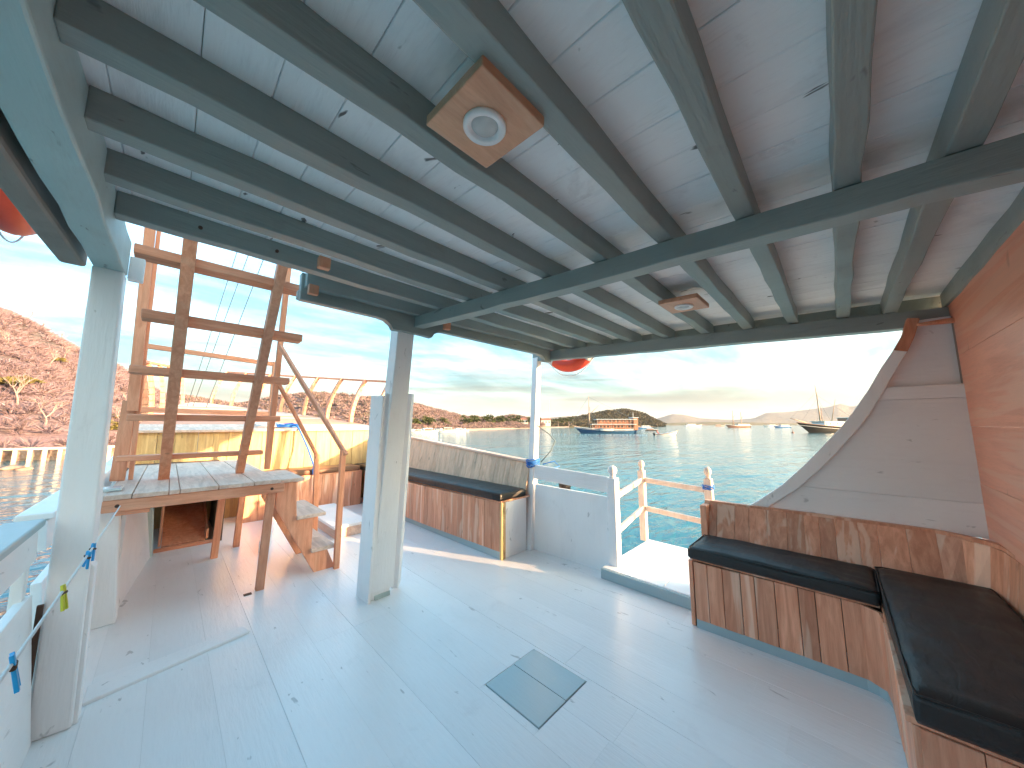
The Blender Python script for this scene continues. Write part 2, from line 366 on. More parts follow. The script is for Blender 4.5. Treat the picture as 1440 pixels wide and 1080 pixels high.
M['olive'] = island_mat('yellow green leaves', [(0.130, 0.118, 0.039), (0.176, 0.143, 0.055), (0.104, 0.099, 0.033)])
M['twig'] = island_mat('pale bare branches', [(0.327, 0.253, 0.247), (0.259, 0.190, 0.178), (0.375, 0.304, 0.305)])

def tri_cloud(name, P, mat, parent=None):
    P = np.asarray(P, dtype=np.float32).reshape(-1, 3); n = len(P) // 3
    me = bpy.data.meshes.new(name); me.vertices.add(len(P)); me.vertices.foreach_set('co', P.ravel())
    me.loops.add(len(P)); me.loops.foreach_set('vertex_index', np.arange(len(P), dtype=np.int32))
    me.polygons.add(n); me.polygons.foreach_set('loop_start', np.arange(0, len(P), 3, dtype=np.int32)); me.polygons.foreach_set('loop_total', np.full(n, 3, dtype=np.int32))
    me.update(calc_edges=True); me.materials.append(mat)
    o = bpy.data.objects.new(name, me); C.objects.link(o)
    if parent: o.parent = parent
    return o
def clump_tris(centers, radius, blades, width, flat=0.7, lo=0.15):
    """blade-like triangles fanning out of every centre: twiggy bushes"""
    n = len(centers); rng = np.random
    c = np.repeat(centers, blades, 0); r = np.repeat(radius, blades)
    d = rng.normal(size=(n * blades, 3)); d[:, 2] = np.abs(d[:, 2]) + lo; d /= np.linalg.norm(d, axis=1)[:, None]
    start = c + d * (r * rng.uniform(0.15, 0.6, n * blades))[:, None] * [1, 1, flat]
    tip = c + d * (r * rng.uniform(0.75, 1.1, n * blades))[:, None] * [1, 1, flat]
    s = rng.normal(size=(n * blades, 3)); s = np.cross(s, d); s /= np.linalg.norm(s, axis=1)[:, None]
    wv = s * (width * r * rng.uniform(0.5, 1.3, n * blades))[:, None]
    return np.stack([start - wv, start + wv, tip], 1).reshape(-1, 3)
def sample_hill(grid, rows, n, tmin=0.02, tmax=1.1, back=0.5):
    cols = len(grid); res = []
    for _ in range(n):
        i = random.random() * (cols - 1.001); t = random.uniform(tmin, tmax); j = min(t / (1 + back) * (rows - 1), rows - 1.001)
        a, b = int(i), int(j); fi, fj = i - a, j - b
        p = grid[a][b].lerp(grid[a + 1][b], fi).lerp(grid[a][b + 1].lerp(grid[a + 1][b + 1], fi), fj); res.append(tuple(p))
    return np.array(res)
SH = lambda u, d: Vector((*far(u, 600, d).xy, SEA - 0.15))
# near dry hill on the port bow
near, ngrid, nrows = hill('hillside', [SH(-420, 27), SH(-150, 28), SH(20, 29), SH(100, 31), SH(180, 36), SH(260, 46), SH(330, 60)],
    [far(-420, 250, 60), far(-250, 310, 62), far(-100, 385, 64), far(0, 438, 66), far(50, 460, 68), far(100, 490, 70), far(150, 512, 74), far(195, 543, 80), far(240, 566, 88), far(300, 590, 98)], M['dryground'], 2.6, 0.07)
pts = sample_hill(ngrid, nrows, 7500, 0.0, 1.12)
tag(tri_cloud('hillside_brush', clump_tris(pts + [0, 0, 0.1], np.random.uniform(0.6, 1.7, len(pts)), 58, 0.034), M['brush']),
    'dry leafless brush covering the near hillside', 'brush', kind='stuff')
# second, longer hill across the bow
mid, mgrid, mrows = hill('far_hillside', [SH(150, 75), SH(300, 82), SH(420, 92), SH(500, 102), SH(575, 112), SH(640, 145), SH(700, 200), SH(760, 260)],
    [far(150, 560, 140), far(260, 556, 150), far(330, 570, 160), far(400, 556, 165), far(440, 552, 168), far(490, 556, 172), far(540, 563, 178), far(575, 566, 186), far(610, 576, 200), far(650, 585, 230), far(690, 589, 270), far(720, 584, 300), (*far(775, 593, 360),)], M['dryfar'], 3.0, 0.04)
pts = sample_hill(mgrid, mrows, 6500, 0.03, 1.1)
tag(tri_cloud('far_hillside_scrub', clump_tris(pts, np.random.uniform(0.9, 2.6, len(pts)), 30, 0.10), M['brush2']),
    'mixed dry and green scrub covering the hill across the bow', 'scrub', kind='stuff')
# low green hill behind the blue schooner
gh, ggrid, grows = hill('green_hill', [SH(735, 300), SH(800, 330), SH(860, 360), SH(930, 400)],
    [far(740, 594, 420), far(785, 591, 430), far(815, 586, 440), far(845, 580, 450), far(880, 576, 460), (*far(902, 581, 460),), far(920, 590, 470), far(935, 597, 480)], M['greenhill'], 4.0, 0.02, 70, 26)
pts = sample_hill(ggrid, grows, 2600, 0.03, 1.1)
tag(tri_cloud('green_hill_trees', clump_tris(pts, np.random.uniform(2.2, 5.0, len(pts)), 20, 0.22), M['hillmix']),
    'dark trees clothing the low hill behind the blue schooner', 'trees', kind='stuff')
# distant ranges
hill('mountains', [SH(560, 2000), SH(700, 2050), SH(900, 2100), SH(1100, 2150), SH(1300, 2150), SH(1560, 2100)],
    [far(560, 590, 2400), far(650, 588, 2400), far(680, 585.5, 2400), far(715, 588, 2400), far(740, 591, 2400), far(770, 587, 2450), far(800, 585, 2450), far(850, 590, 2450), far(905, 592, 2450), far(925, 588, 2450), far(945, 582, 2450), far(962, 583, 2450), far(985, 588, 2450), far(1030, 590, 2450), far(1060, 588, 2450), far(1078, 580, 2500), far(1110, 579, 2500), far(1140, 575, 2500), far(1165, 572, 2500), far(1183, 567, 2500), far(1196, 572, 2500), far(1212, 569, 2500), far(1240, 574, 2500), far(1330, 570, 2500), far(1560, 584, 2500)], M['mount'], 16, 0.0025, 160, 18)
hill('low_coast', [SH(880, 1000), SH(1000, 1050), SH(1120, 1100), SH(1300, 1100)],
    [far(880, 595, 1200), far(940, 594.5, 1220), far(1000, 593, 1250), far(1060, 594, 1250), far(1130, 595, 1280), far(1300, 594, 1280)], M['greenhill'], 6, 0.006, 60, 12)
# beach along the foot of the far hill
g = G(); bs = [(575, 111), (610, 122), (650, 142), (690, 178), (730, 225), (775, 275), (800, 312)]
for u, d in bs:
    p = far(u, 600, d * 0.985); q = far(u, 600, d * 1.07); g.v += [(p.x, p.y, SEA - 0.1), (q.x, q.y, SEA + 0.9)]
for i in range(len(bs) - 1): g.f.append((2 * i, 2 * i + 2, 2 * i + 3, 2 * i + 1))
tag(g.build('beach', M['sand'], smooth=True), kind='structure')

# ================================================================== THE BOAT: deck and hull
def XS(y):       # starboard edge of the deck
    return float(np.interp(y, [-0.6, 0.5, 2.2, 4, 5.5, 7, 8, 9, 10, 11, 12], [2.80, 2.78, 2.72, 2.72, 2.72, 2.42, 2.12, 1.75, 1.32, 0.86, 0.42]))
def XP(y): return float(np.interp(y, [-0.6, 3, 6, 8, 10, 12], [-0.36, -0.36, -0.40, -0.34, -0.12, 0.30]))
def ZD(y): return float(np.interp(y, [0, 5.8, 8, 12], [0, 0, 0.35, 0.9]))     # deck rises under the bow
deck = bpy.data.objects.new('deck', None)
g = G(); ys = np.linspace(-0.55, 6.0, 24)
for y in ys: g.v += [(XP(y) - 0.02, y, -0.035), (XS(y) + 0.02, y, -0.035)]
for i in range(len(ys) - 1): g.f.append((2 * i, 2 * i + 1, 2 * i + 3, 2 * i + 2))
deck = g.build('deck', M['deck']); tag(deck, kind='structure')
x = -0.34; HX0, HX1, HY0, HY1 = 1.13, 1.48, 0.96, 1.29
while x < 2.70:
    wd = random.uniform(0.17, 0.23); x1 = min(x + wd, 2.72); cuts = [-0.52, random.uniform(0.2, 1.2), random.uniform(2.0, 2.9), random.uniform(3.7, 4.6), 5.8]
    for y0, y1 in zip(cuts, cuts[1:]):
        z = random.uniform(-0.0008, 0.0008)
        def piece(xa, xb, ya, yb):
            if xb - xa > 0.012 and yb - ya > 0.012:
                G().box(xa + 0.0002, xb - 0.0002, ya + 0.0001, yb - 0.0001, -0.03, z).build('plank', M['deck'], deck, 0.0007, seg=1)
        if x < HX1 and x1 > HX0 and y0 < HY1 and y1 > HY0:      # cut round the deck hatch
            piece(x, x1, y0, min(y1, HY0)); piece(x, x1, max(y0, HY1), y1)
            piece(x, min(x1, HX0), max(y0, HY0), min(y1, HY1)); piece(max(x, HX1), x1, max(y0, HY0), min(y1, HY1))
        else: piece(x, x1, y0, y1)
    x = x1
g = G(); ys = np.linspace(-0.6, 12.0, 40)
for s in (1, -1):
    b0 = len(g.v)
    for y in ys:
        xe = XS(y) + 0.10 if s > 0 else XP(y) - 0.10; xc = 0.5 * (XS(y) + XP(y)); zt = -0.04 if y < 5.8 else min(1.45, 0.55 + (y - 5.8) * 0.16)
        for z in (zt, -0.7, SEA - 0.3): g.v.append((xe if z == zt else xc + (xe - xc) * (0.97 if z > -1 else 0.86), y, z))
    for i in range(len(ys) - 1):
        for k in range(2):
            a = b0 + i * 3 + k; q = (a, a + 3, a + 4, a + 1); g.f.append(q if s > 0 else q[::-1])
hull = g.build('boat_hull', M['whiteY'], smooth=True); tag(hull, 'white painted hull under the open deck', 'hull')

# deck hatch
t = thing('deck_hatch', ((HX0 + HX1) / 2, (HY0 + HY1) / 2, 0), 'blue grey square hatch cover set flush in the white deck', 'hatch')
G().box(HX0, HX1, HY0, HY1, -0.034, -0.028).build('well', M['black'], t)
xm = 1.318
G().box(HX0 + 0.005, xm - 0.0012, HY0 + 0.005, HY1 - 0.005, -0.027, 0.002).build('cover_board', M['hatch'], t, 0.0015)
G().box(xm + 0.0012, HX1 - 0.005, HY0 + 0.005, HY1 - 0.005, -0.027, 0.003).build('cover_board', M['hatch'], t, 0.0015)
# raised strip; black plate painting the dark of a small deck hole
tag(G().slab((-0.16, 2.42, 0.016), (0.43, 2.55, 0.016), (0.41, 2.64, 0.016), (-0.16, 2.56, 0.016), 0.016).build('floor_batten', M['white'], None, 0.005), 'low white batten on the deck beside the broad port post', 'batten')
tag(G().box(0.47, 0.515, 3.10, 3.135, 0.001, 0.004).build('dark_hole_plate', M['black']), 'tiny black plate standing for a dark hole in the deck beside the landing leg', 'plate')

# ================================================================== ROOF
roof = tag(bpy.data.objects.new('roof', None), kind='structure'); C.objects.link(roof); roof.location = (1.2, 0.8, 1.9)
x = -0.30
while x < 2.98:
    wd = random.uniform(0.125, 0.165); x1 = min(x + wd, 3.0); ye = 1.90 if x < 0.46 else 2.16
    j = random.uniform(-0.0015, 0.0015)
    yc = random.choice([0.42, 0.97, 1.26, 0.69]) - 0.03
    for y0, y1 in ((-0.52, yc - 0.001), (yc + 0.001, ye)):
        g = G(); za, zb = zr(y0) + 0.170 + j, zr(y1) + 0.170 + j
        g.hexa([(x + 0.0007, y0, za), (x1 - 0.0007, y0, za), (x1 - 0.0007, y1, zb), (x + 0.0007, y1, zb), (x + 0.0007, y0, za + 0.02), (x1 - 0.0007, y0, za + 0.02), (x1 - 0.0007, y1, zb + 0.02), (x + 0.0007, y1, zb + 0.02)])
        g.build('ceiling_plank', M['ceil'], roof, 0.002, seg=1)
    x = x1
g = G()
for xa, xb, ye in ((-0.42, 0.455, 1.90), (0.46, 3.02, 2.18)):
    g.hexa([(xa, -0.56, zr(-0.56) + 0.195), (xb, -0.56, zr(-0.56) + 0.195), (xb, ye, zr(ye) + 0.195), (xa, ye, zr(ye) + 0.195),
            (xa, -0.56, zr(-0.56) + 0.23), (xb, -0.56, zr(-0.56) + 0.23), (xb, ye, zr(ye) + 0.23), (xa, ye, zr(ye) + 0.23)])
g.build('upper_deck', M['tanpaint'], roof)
def wob_bar(name, mat, parent, p0, p1, wd, ht, n=18, amp=0.004, bevel=0.004):
    """a hand-sawn timber: a bar whose faces wander a little"""
    p0, p1 = Vector(p0), Vector(p1); d = (p1 - p0).normalized(); sx = d.cross(Vector((0, 0, 1))).normalized(); u = sx.cross(d); g = G()
    for i in range(n + 1):
        q = p0.lerp(p1, i / n); o = [random.uniform(-amp, amp) for _ in range(4)]
        g.v += [tuple(q - sx * (wd / 2 + o[0]) - u * (ht / 2 + o[2])), tuple(q + sx * (wd / 2 + o[1]) - u * (ht / 2 + o[2])), tuple(q + sx * (wd / 2 + o[1]) + u * ht / 2), tuple(q - sx * (wd / 2 + o[0]) + u * ht / 2)]
    for i in range(n):
        for k in range(4): a = 4 * i + k; b = 4 * i + (k + 1) % 4; g.f.append((a, b, b + 4, a + 4))
    g.f.append((3, 2, 1, 0)); g.f.append(tuple(4 * n + k for k in range(4)))
    return g.build(name, mat, parent, bevel)
for yf in (1.855, 1.56, 1.275, 0.985, 0.70, 0.435, 0.19, -0.045, -0.235, -0.46):
    y = yf - 0.030; z = zr(y) + 0.082 + 0.0445
    wob_bar('joist', M['grey'], roof, (-0.205, y, z), (2.93, y + 0.02, z), 0.056, 0.087)
y = 2.09; wob_bar('joist', M['grey'], roof, (0.47, y, zr(y) + 0.126), (2.93, y, zr(y) + 0.126), 0.05, 0.087)
wob_bar('girder', M['greyY'], roof, (1.205, 2.13, zr(2.13) + 0.04), (1.295, -0.49, zr(-0.49) + 0.04), 0.072, 0.08)
wob_bar('edge_beam', M['greyY'], roof, (2.755, 2.36, zr(2.36) + 0.03), (2.90, -0.50, zr(-0.5) + 0.03), 0.075, 0.098)
wob_bar('eave_board', M['grey'], roof, (2.965, 2.17, zr(2.17) + 0.13), (2.985, -0.5, zr(-0.5) + 0.13), 0.03, 0.19)
wob_bar('port_beam', M['worn'], roof, (-0.25, 2.36, zr(2.36) + 0.082), (-0.25, -0.52, zr(-0.52) + 0.082), 0.095, 0.165, 16, 0.0035, 0.006)
wob_bar('outer_beam', M['tanpaint'], roof, (-0.365, 2.40, zr(2.4) + 0.10), (-0.365, -0.52, zr(-0.52) + 0.10), 0.075, 0.19, 8, 0.004, 0.012)
wob_bar('eave_board', M['tanpaint'], roof, (-0.416, 2.42, zr(2.4) + 0.155), (-0.416, -0.52, zr(-0.52) + 0.155), 0.022, 0.16, 8, 0.003, 0.004)
# fascia across the front with ogee brackets at the posts
zf = zr(2.16)
def ogee(x0, x1, up0, up1):      # outline of the lower edge between two posts
    p = []
    if up0: p += [(x0, zf - 0.045), (x0 + 0.09, zf - 0.05), (x0 + 0.11, zf - 0.02), (x0 + 0.15, zf + 0.005), (x0 + 0.20, zf + 0.012)]
    else: p += [(x0, zf + 0.012)]
    if up1: p += [(x1 - 0.20, zf + 0.012), (x1 - 0.15, zf + 0.005), (x1 - 0.11, zf - 0.02), (x1 - 0.09, zf - 0.05), (x1, zf - 0.045)]
    else: p += [(x1, zf + 0.012)]
    return p
low = ogee(0.455, 1.10, False, True) + ogee(1.22, 2.74, True, True)
poly = [Vector((x, 2.12, z)) for x, z in low] + [Vector((2.74, 2.12, zf + 0.17)), Vector((0.455, 2.12, zf + 0.17))]
G().prism(poly[::-1], (0, 0.045, 0)).build('fascia', M['grey'], roof, 0.003)
G().bar((0.455, 2.20, zf + 0.06), (2.74, 2.20, zf + 0.06), 0.05, 0.05).build('front_moulding', M['grey'], roof, 0.004)
for p in ((0.445, 1.70, zr(1.7) + 0.085), (0.50, 2.075, zr(2.07) + 0.06), (1.40, 2.085, zr(2.0) + 0.05)):
    G().box(p[0] - 0.025, p[0] + 0.025, p[1] - 0.04, p[1] - 0.005, p[2] - 0.025, p[2] + 0.03).build('timber_block', M['lumber'], roof, 0.004)
for p in ((0.02, 1.797), (0.28, 1.797)):
    G().tube([(p[0], p[1] + 0.01, zr(1.8) + 0.125), (p[0], p[1] - 0.004, zr(1.8) + 0.125)], 0.007, 10).build('bolt_head', M['iron'], roof)
# guessed deck house, added out of view to shade the ladder top
t = thing('ladder_shade_house', (1.4, 0.3, 2.05), 'white deck house added unseen on the roof to shade the ladder', 'deck house')
uz = lambda y: zr(y) + 0.232
G().hexa([(0.1, -0.5, uz(-.5)), (2.6, -0.5, uz(-.5)), (2.6, 1.3, uz(1.3)), (0.1, 1.3, uz(1.3)), (0.1, -0.5, 3.9), (2.6, -0.5, 3.9), (2.6, 1.3, 3.9), (0.1, 1.3, 3.9)]).build('wall', M['white'], t)
G().box(-0.05, 2.75, -0.65, 1.5, 3.902, 3.96).build('roof', M['tanpaint'], t)
for xx in (0.5, 1.2, 1.9): G().box(xx - 0.22, xx + 0.22, 1.302, 1.32, 2.7, 3.4).build('window', M['lens'], t)
# recessed lamps on wooden plates
def downlight(x0, x1, y0, y1, label):
    zc = zr((y0 + y1) / 2) + 0.060; xm, ym = (x0 + x1) / 2, (y0 + y1) / 2
    t = thing('ceiling_lamp', (xm, ym, zc), label, 'lamp', 'round ceiling lamps on wooden plates'); t.rotation_euler = (0.055, 0, 0)
    w2, h2 = (x1 - x0) / 2, (y1 - y0) / 2
    local('mounting_plate', M['lightply'], t, G().box(-w2, w2, -h2, h2, 0, 0.024), 0.003)
    local('lamp_ring', M['lampwhite'], t, G().lathe([(0.030, -0.001), (0.033, -0.007), (0.045, -0.0095), (0.048, -0.005), (0.048, 0.001)][::-1], n=40), 0, True)
    local('lens', M['lens'], t, G().lathe([(0.031, 0.001), (0.028, -0.003), (0.001, -0.0035)], n=32), 0, True)
downlight(0.345, 0.525, 0.415, 0.610, 'round white lamp on a square wooden plate, overhead and nearest the camera')
downlight(1.87, 2.09, 0.485, 0.685, 'small round lamp on a wooden plate beyond the long girder')
# peg of wood sticking out of the aft wall at the roof edge
tag(G().tube([(2.80, -0.50, 1.735), (2.79, -0.42, 1.735), (2.75, -0.33, 1.728)], [0.016, 0.014, 0.008], 10).build('wooden_peg', M['lumber'], None, 0, True), 'short wooden peg sticking out of the plywood wall under the edge beam', 'peg')

# ================================================================== POSTS
t = thing('roof_post', (-0.22, 2.36, 0), 'broad white post at the port rail with a split along its edge', 'post', 'white roof posts')
G().hexa([(-0.283, 2.30, 0), (-0.170, 2.29, 0), (-0.165, 2.41, 0), (-0.28, 2.41, 0), (-0.300, 2.30, 1.90), (-0.205, 2.30, 1.90), (-0.205, 2.41, 1.90), (-0.30, 2.41, 1.90)]).build('shaft', M['white'], t, 0.008)
G().hexa([(-0.171, 2.31, 0), (-0.157, 2.31, 0), (-0.157, 2.39, 0), (-0.171, 2.39, 0), (-0.183, 2.31, 0.62), (-0.169, 2.31, 0.60), (-0.169, 2.39, 0.60), (-0.183, 2.39, 0.62)]).build('edge_batten', M['white'], t, 0.003)
G().box(-0.200, -0.150, 2.36, 2.40, 1.885, 2.0).build('head_block', M['white'], t, 0.004)
t = thing('roof_post', (1.14, 2.46, 0), 'stout white centre post boxed in with loose boards', 'post', 'white roof posts')
G().hexa([(1.06, 2.40, 0), (1.20, 2.40, 0), (1.20, 2.52, 0), (1.06, 2.52, 0), (1.09, 2.20, 1.94), (1.215, 2.20, 1.94), (1.215, 2.32, 1.94), (1.09, 2.32, 1.94)]).build('shaft', M['white'], t, 0.006)
G().slab((1.045, 2.385, 0.055), (1.215, 2.375, 0.055), (1.205, 2.285, 1.40), (1.055, 2.285, 1.42), 0.018).build('cladding_board', M['white'], t, 0.003)
G().slab((1.025, 2.55, 0.0), (1.035, 2.375, 0.0), (1.030, 2.28, 1.40), (1.022, 2.46, 1.41), 0.018).build('cladding_board', M['white'], t, 0.003)
G().slab((1.225, 2.43, 0.02), (1.262, 2.40, 0.02), (1.262, 2.30, 1.43), (1.225, 2.33, 1.43), 0.10).build('cladding_board', M['white'], t, 0.003)
G().box(1.09, 1.20, 2.39, 2.45, 0.0, 0.03).build('foot_block', M['worn'], t, 0.003)
G().slab((1.085, 2.225, 1.66), (1.16, 2.225, 1.66), (1.16, 2.20, 1.92), (1.085, 2.20, 1.92), 0.02).build('splice_board', M['white'], t, 0.003)
t = thing('roof_post', (2.55, 2.26, 0), 'slim white post with blue rope tied round it, lit yellow on one side', 'post', 'white roof posts')
G().hexa([(2.515, 2.225, 0), (2.59, 2.225, 0), (2.59, 2.30, 0), (2.515, 2.30, 0), (2.715, 2.285, 1.92), (2.785, 2.285, 1.92), (2.785, 2.355, 1.92), (2.715, 2.355, 1.92)]).build('shaft', M['white'], t, 0.006)

# ================================================================== STARBOARD GATE, PLATFORM AND RAIL
t = thing('gate_wall', (2.6, 1.8, 0), 'low white bulwark panel with a top rail beside the boarding gap', 'bulwark')
G().slab((2.565, 2.225, 0), (2.600, 1.44, 0), (2.615, 1.44, 0.60), (2.59, 2.225, 0.615), 0.03).build('panel', M['white'], t, 0.003)
G().slab((2.585, 2.24, 0.665), (2.60, 1.44, 0.635), (2.605, 1.44, 0.765), (2.60, 2.24, 0.80), 0.035).build('top_rail', M['whiteY'], t, 0.006)
def turned_post(name, x, y, z0, z1, s, mat, label, group, ball=True):
    t = thing(name, (x, y, z0), label, 'post', group)
    h = z1 - z0 - 0.10
    local('shaft', mat, t, G().box(-s / 2, s / 2, -s / 2, s / 2, 0, h), 0.006)
    r = s * 0.5
    local('finial', mat, t, G().lathe([(r * 0.9, h - 0.002), (r * 0.62, h + 0.012), (r * 0.58, h + 0.03), (r * 0.9, h + 0.042), (r * 1.0, h + 0.062), (r * 0.85, h + 0.084), (r * 0.4, h + 0.098), (0.001, h + 0.10)], n=18), 0, True)
    return t
turned_post('gate_post', 2.615, 1.40, 0, 0.86, 0.075, M['white'], 'white gate post with a turned knob at the end of the bulwark panel', 'gate posts')
t = thing('boarding_platform', (2.9, 1.1, 0.0), 'pale boarding step with a blue grey edge in the gap of the bulwark', 'platform')
for y0, y1 in ((0.74, 0.985), (0.988, 1.22), (1.223, 1.455)):
    G().box(2.50, 3.40, y0, y1, 0.045, 0.08 + random.uniform(-.001, .001)).build('top_board', M['deck'], t, 0.003)
G().box(2.475, 2.499, 0.74, 1.455, 0.002, 0.076).build('front_edge', M['trim'], t, 0.005)
G().box(2.50, 3.38, 0.76, 1.44, 0.0, 0.044).build('frame', M['trim'], t)
G().bar((3.2, 0.8, 0.02), (2.86, 0.8, -0.6), 0.06, 0.06).build('bracket', M['white'], t); G().bar((3.2, 1.4, 0.02), (2.86, 1.4, -0.6), 0.06, 0.06).build('bracket', M['white'], t)
RP1, RP2 = (3.345, 1.475), (3.30, 0.87)
turned_post('rail_post', RP1[0], RP1[1], 0.08, 0.845, 0.06, M['rail'], 'tall turned rail post at the outer corner of the boarding step', 'rail posts of the boarding step')
turned_post('rail_post', RP2[0], RP2[1], 0.08, 0.835, 0.06, M['rail'], 'turned rail post with blue twine, just behind the plank bench', 'rail posts of the boarding step')
t = thing('boarding_rail', (3.3, 1.2, 0.08), 'pale two bar railing round the boarding step', 'railing')
for za, zb in ((0.60, 0.655), (0.32, 0.385)):
    G().bar((2.655, 1.405, za), (3.312, 1.468, zb), 0.03, 0.045).build('bar', M['rail'], t, 0.006)
    G().bar((3.342, 1.44, zb), (3.303, 0.904, zb - 0.02), 0.03, 0.045).build('bar', M['rail'], t, 0.006)
def coil(center, rad, turns, height, r, jit=0.012, axis=None, n=14):
    pts = []
    for i in range(turns * n):
        a = 2 * math.pi * i / n; k = i / (turns * n)
        rr = rad + random.uniform(-jit, jit)
        pts.append(Vector(center) + Vector((math.cos(a) * rr, math.sin(a) * rr, (k - 0.5) * height + random.uniform(-jit, jit))))
    return G().tube(pts, r, 6)
tag(coil((RP2[0], RP2[1] + 0.0, 0.665), 0.042, 3, 0.035, 0.005, 0.007).build('twine_binding', M['blue'], None, 0, True), 'bright blue twine wound round the turned rail post behind the bench', 'twine')
# mooring rope on the slim post
t = thing('mooring_rope', (2.63, 2.26, 0.80), 'blue grey rope coiled and knotted round the slim white post', 'rope')
coil((2.632, 2.29, 0.81), 0.062, 7, 0.075, 0.006, 0.008).build('coil', M['blue'], t, 0, True)
G().tube([(2.68, 2.22, 0.82), (2.75, 2.15, 0.93), (2.79, 2.12, 1.03), (2.76, 2.17, 1.10), (2.69, 2.24, 1.17), (2.66, 2.27, 1.20)], 0.006, 6).build('loop', M['cable'], t, 0, True)
G().tube([(2.68, 2.20, 0.80), (2.77, 2.12, 0.83), (2.80, 2.08, 0.78), (2.72, 2.12, 0.76), (2.66, 2.2, 0.78)], 0.006, 6).build('loop', M['blue'], t, 0, True)

# ================================================================== AFT PLYWOOD WALL AND CURVED WING
t = thing('aft_wall', (1.2, -0.5, 0), 'reddish plywood wall closing the after end of the deck', 'wall')
planking(t, 'board', M['ply'], lambda s: Vector((2.93, -0.485, 0.0 + 1.93 * s)), lambda s: Vector((-0.36, -0.485, 0.0 + 1.93 * s)), 0.30, 0.03, 0.001, 0.0006, flip=False, bevel=0.001)
t = thing('wing_panel', (2.8, 0, 0.66), 'white curved wing panel rising from the bench back to the roof', 'panel')
CURVE = [(0.50, 0.655), (0.44, 0.70), (0.31, 0.815), (0.20, 0.94), (0.12, 1.04), (0.02, 1.17), (-0.05, 1.275), (-0.12, 1.395), (-0.18, 1.515), (-0.235, 1.61), (-0.275, 1.69), (-0.30, 1.78)]
INNER = [(0.40, 0.655), (0.35, 0.70), (0.235, 0.80), (0.13, 0.92), (0.05, 1.02), (-0.045, 1.15), (-0.115, 1.26), (-0.18, 1.385), (-0.235, 1.50), (-0.285, 1.595), (-0.32, 1.68), (-0.345, 1.77)]
XW = 2.80
def wing(poly, x, th, name, mat, bevel=0.003): return G().prism([(x, y, z) for y, z in poly], (th, 0, 0)).build(name, mat, t, bevel)
def yin(z): return float(np.interp(z, [q[1] for q in INNER], [q[0] for q in INNER]))
wing([(yin(z) + 0.002, z) for z in np.linspace(0.66, 1.395, 10)] + [(-0.47, 1.395), (-0.47, 0.66)], XW + 0.0275, 0.012, 'backing_board', M['tanpaint'], 0)
for za, zb, dx in ((0.655, 0.8155, 0.0), (0.8165, 1.3355, 0.0015), (1.3365, 1.405, -0.001)):
    zs_ = np.linspace(za, zb, 8)
    wing([(yin(z) + 0.004, z) for z in zs_] + [(-0.478, zb), (-0.478, za)], XW + dx, 0.025, 'panel_board', M['whiteY'], 0.0015)
hi = [p for p in INNER if p[1] > 1.40]
wing([(-0.175, 1.375)] + hi + [(-0.478, 1.77), (-0.478, 1.375)], XW + 0.041, 0.02, 'panel_board', M['whiteY'])
k = 9
wing(CURVE[:k + 1] + INNER[k::-1], XW - 0.018, 0.075, 'curved_trim', M['white'], 0.004)
wing(CURVE[k:] + INNER[:k - 1:-1], XW - 0.014, 0.07, 'curved_trim', M['lumber'], 0.004)
G().box(XW + 0.012, XW + 0.040, -0.475, -0.452, 1.41, 1.76).build('corner_batten', M['tanpaint'], t, 0.003)
# outboard planking of the bulwark behind the bench
g = G()
for y in (0.46, -0.55): g.v += [(2.86, y, -0.05), (2.86, y, 0.64), (2.84, y, 0.64), (2.84, y, -0.05)]
g.f += [(0, 4, 5, 1), (1, 5, 6, 2), (2, 6, 7, 3), (0, 1, 2, 3), (7, 6, 5, 4)]
tag(g.build('bulwark', M['whiteY']), 'white bulwark outboard of the corner bench', 'bulwark')

# ================================================================== CORNER BENCH (AFT, STARBOARD)
t = thing('corner_bench', (2.4, 0.2, 0), 'corner bench clad in reddish planks below the curved wing panel', 'bench')
cb = t
# front line: along starboard, round corner, along aft wall
FR = [Vector((2.315, 0.72, 0)), Vector((2.33, 0.3, 0)), Vector((2.335, 0.02, 0)), Vector((2.325, -0.02, 0)), Vector((2.30, -0.048, 0)), Vector((2.26, -0.062, 0)), Vector((1.9, -0.072, 0)), Vector((1.52, -0.08, 0))]
_s = [0]
for a, b in zip(FR, FR[1:]): _s.append(_s[-1] + (b - a).length)
def front(t, z=0.0, off=0.0):
    d = t * _s[-1]; p = Vector([float(np.interp(d, _s, [q[i] for q in FR])) for i in range(3)]); p.z = z; return p
planking(cb, 'front_plank', M['plank'], lambda s: front(s, 0.05), lambda s: front(s, 0.372), 0.082, 0.014, 0.003, 0.0012, flip=True, nail=0.07)
g = G(); n = 40
for i in range(n + 1):
    p = front(i / n); q = front(min(1, i / n + 0.01)) - front(max(0, i / n - 0.01)); nn = Vector((q.y, -q.x, 0)).normalized() * 0.010
    for z in (0.001, 0.052): g.v += [(p.x + nn.x, p.y + nn.y, z), (p.x - nn.x * 0.2, p.y - nn.y * 0.2, z)]
for i in range(n):
    a = 4 * i; g.f += [(a, a + 4, a + 6, a + 2), (a + 2, a + 6, a + 7, a + 3)]
g.build('kick_board', M['trim'], cb)
G().box(2.315, 2.64, 0.728, 0.752, 0, 0.373).build('end_board', M['plank'], cb, 0.004)
G().hexa([(2.645, 0.722, 0), (2.70, 0.722, 0), (2.70, 0.764, 0), (2.645, 0.764, 0), (2.655, 0.722, 0.64), (2.755, 0.722, 0.64), (2.755, 0.764, 0.64), (2.655, 0.764, 0.64)]).build('end_post', M['plank'], cb, 0.004)
for x0, x1 in ((2.32, 2.47), (2.472, 2.62)): G().box(x0 - 0.0, x1, -0.05, 0.725, 0.374, 0.392).build('seat_board', M['plank'], cb, 0.002)
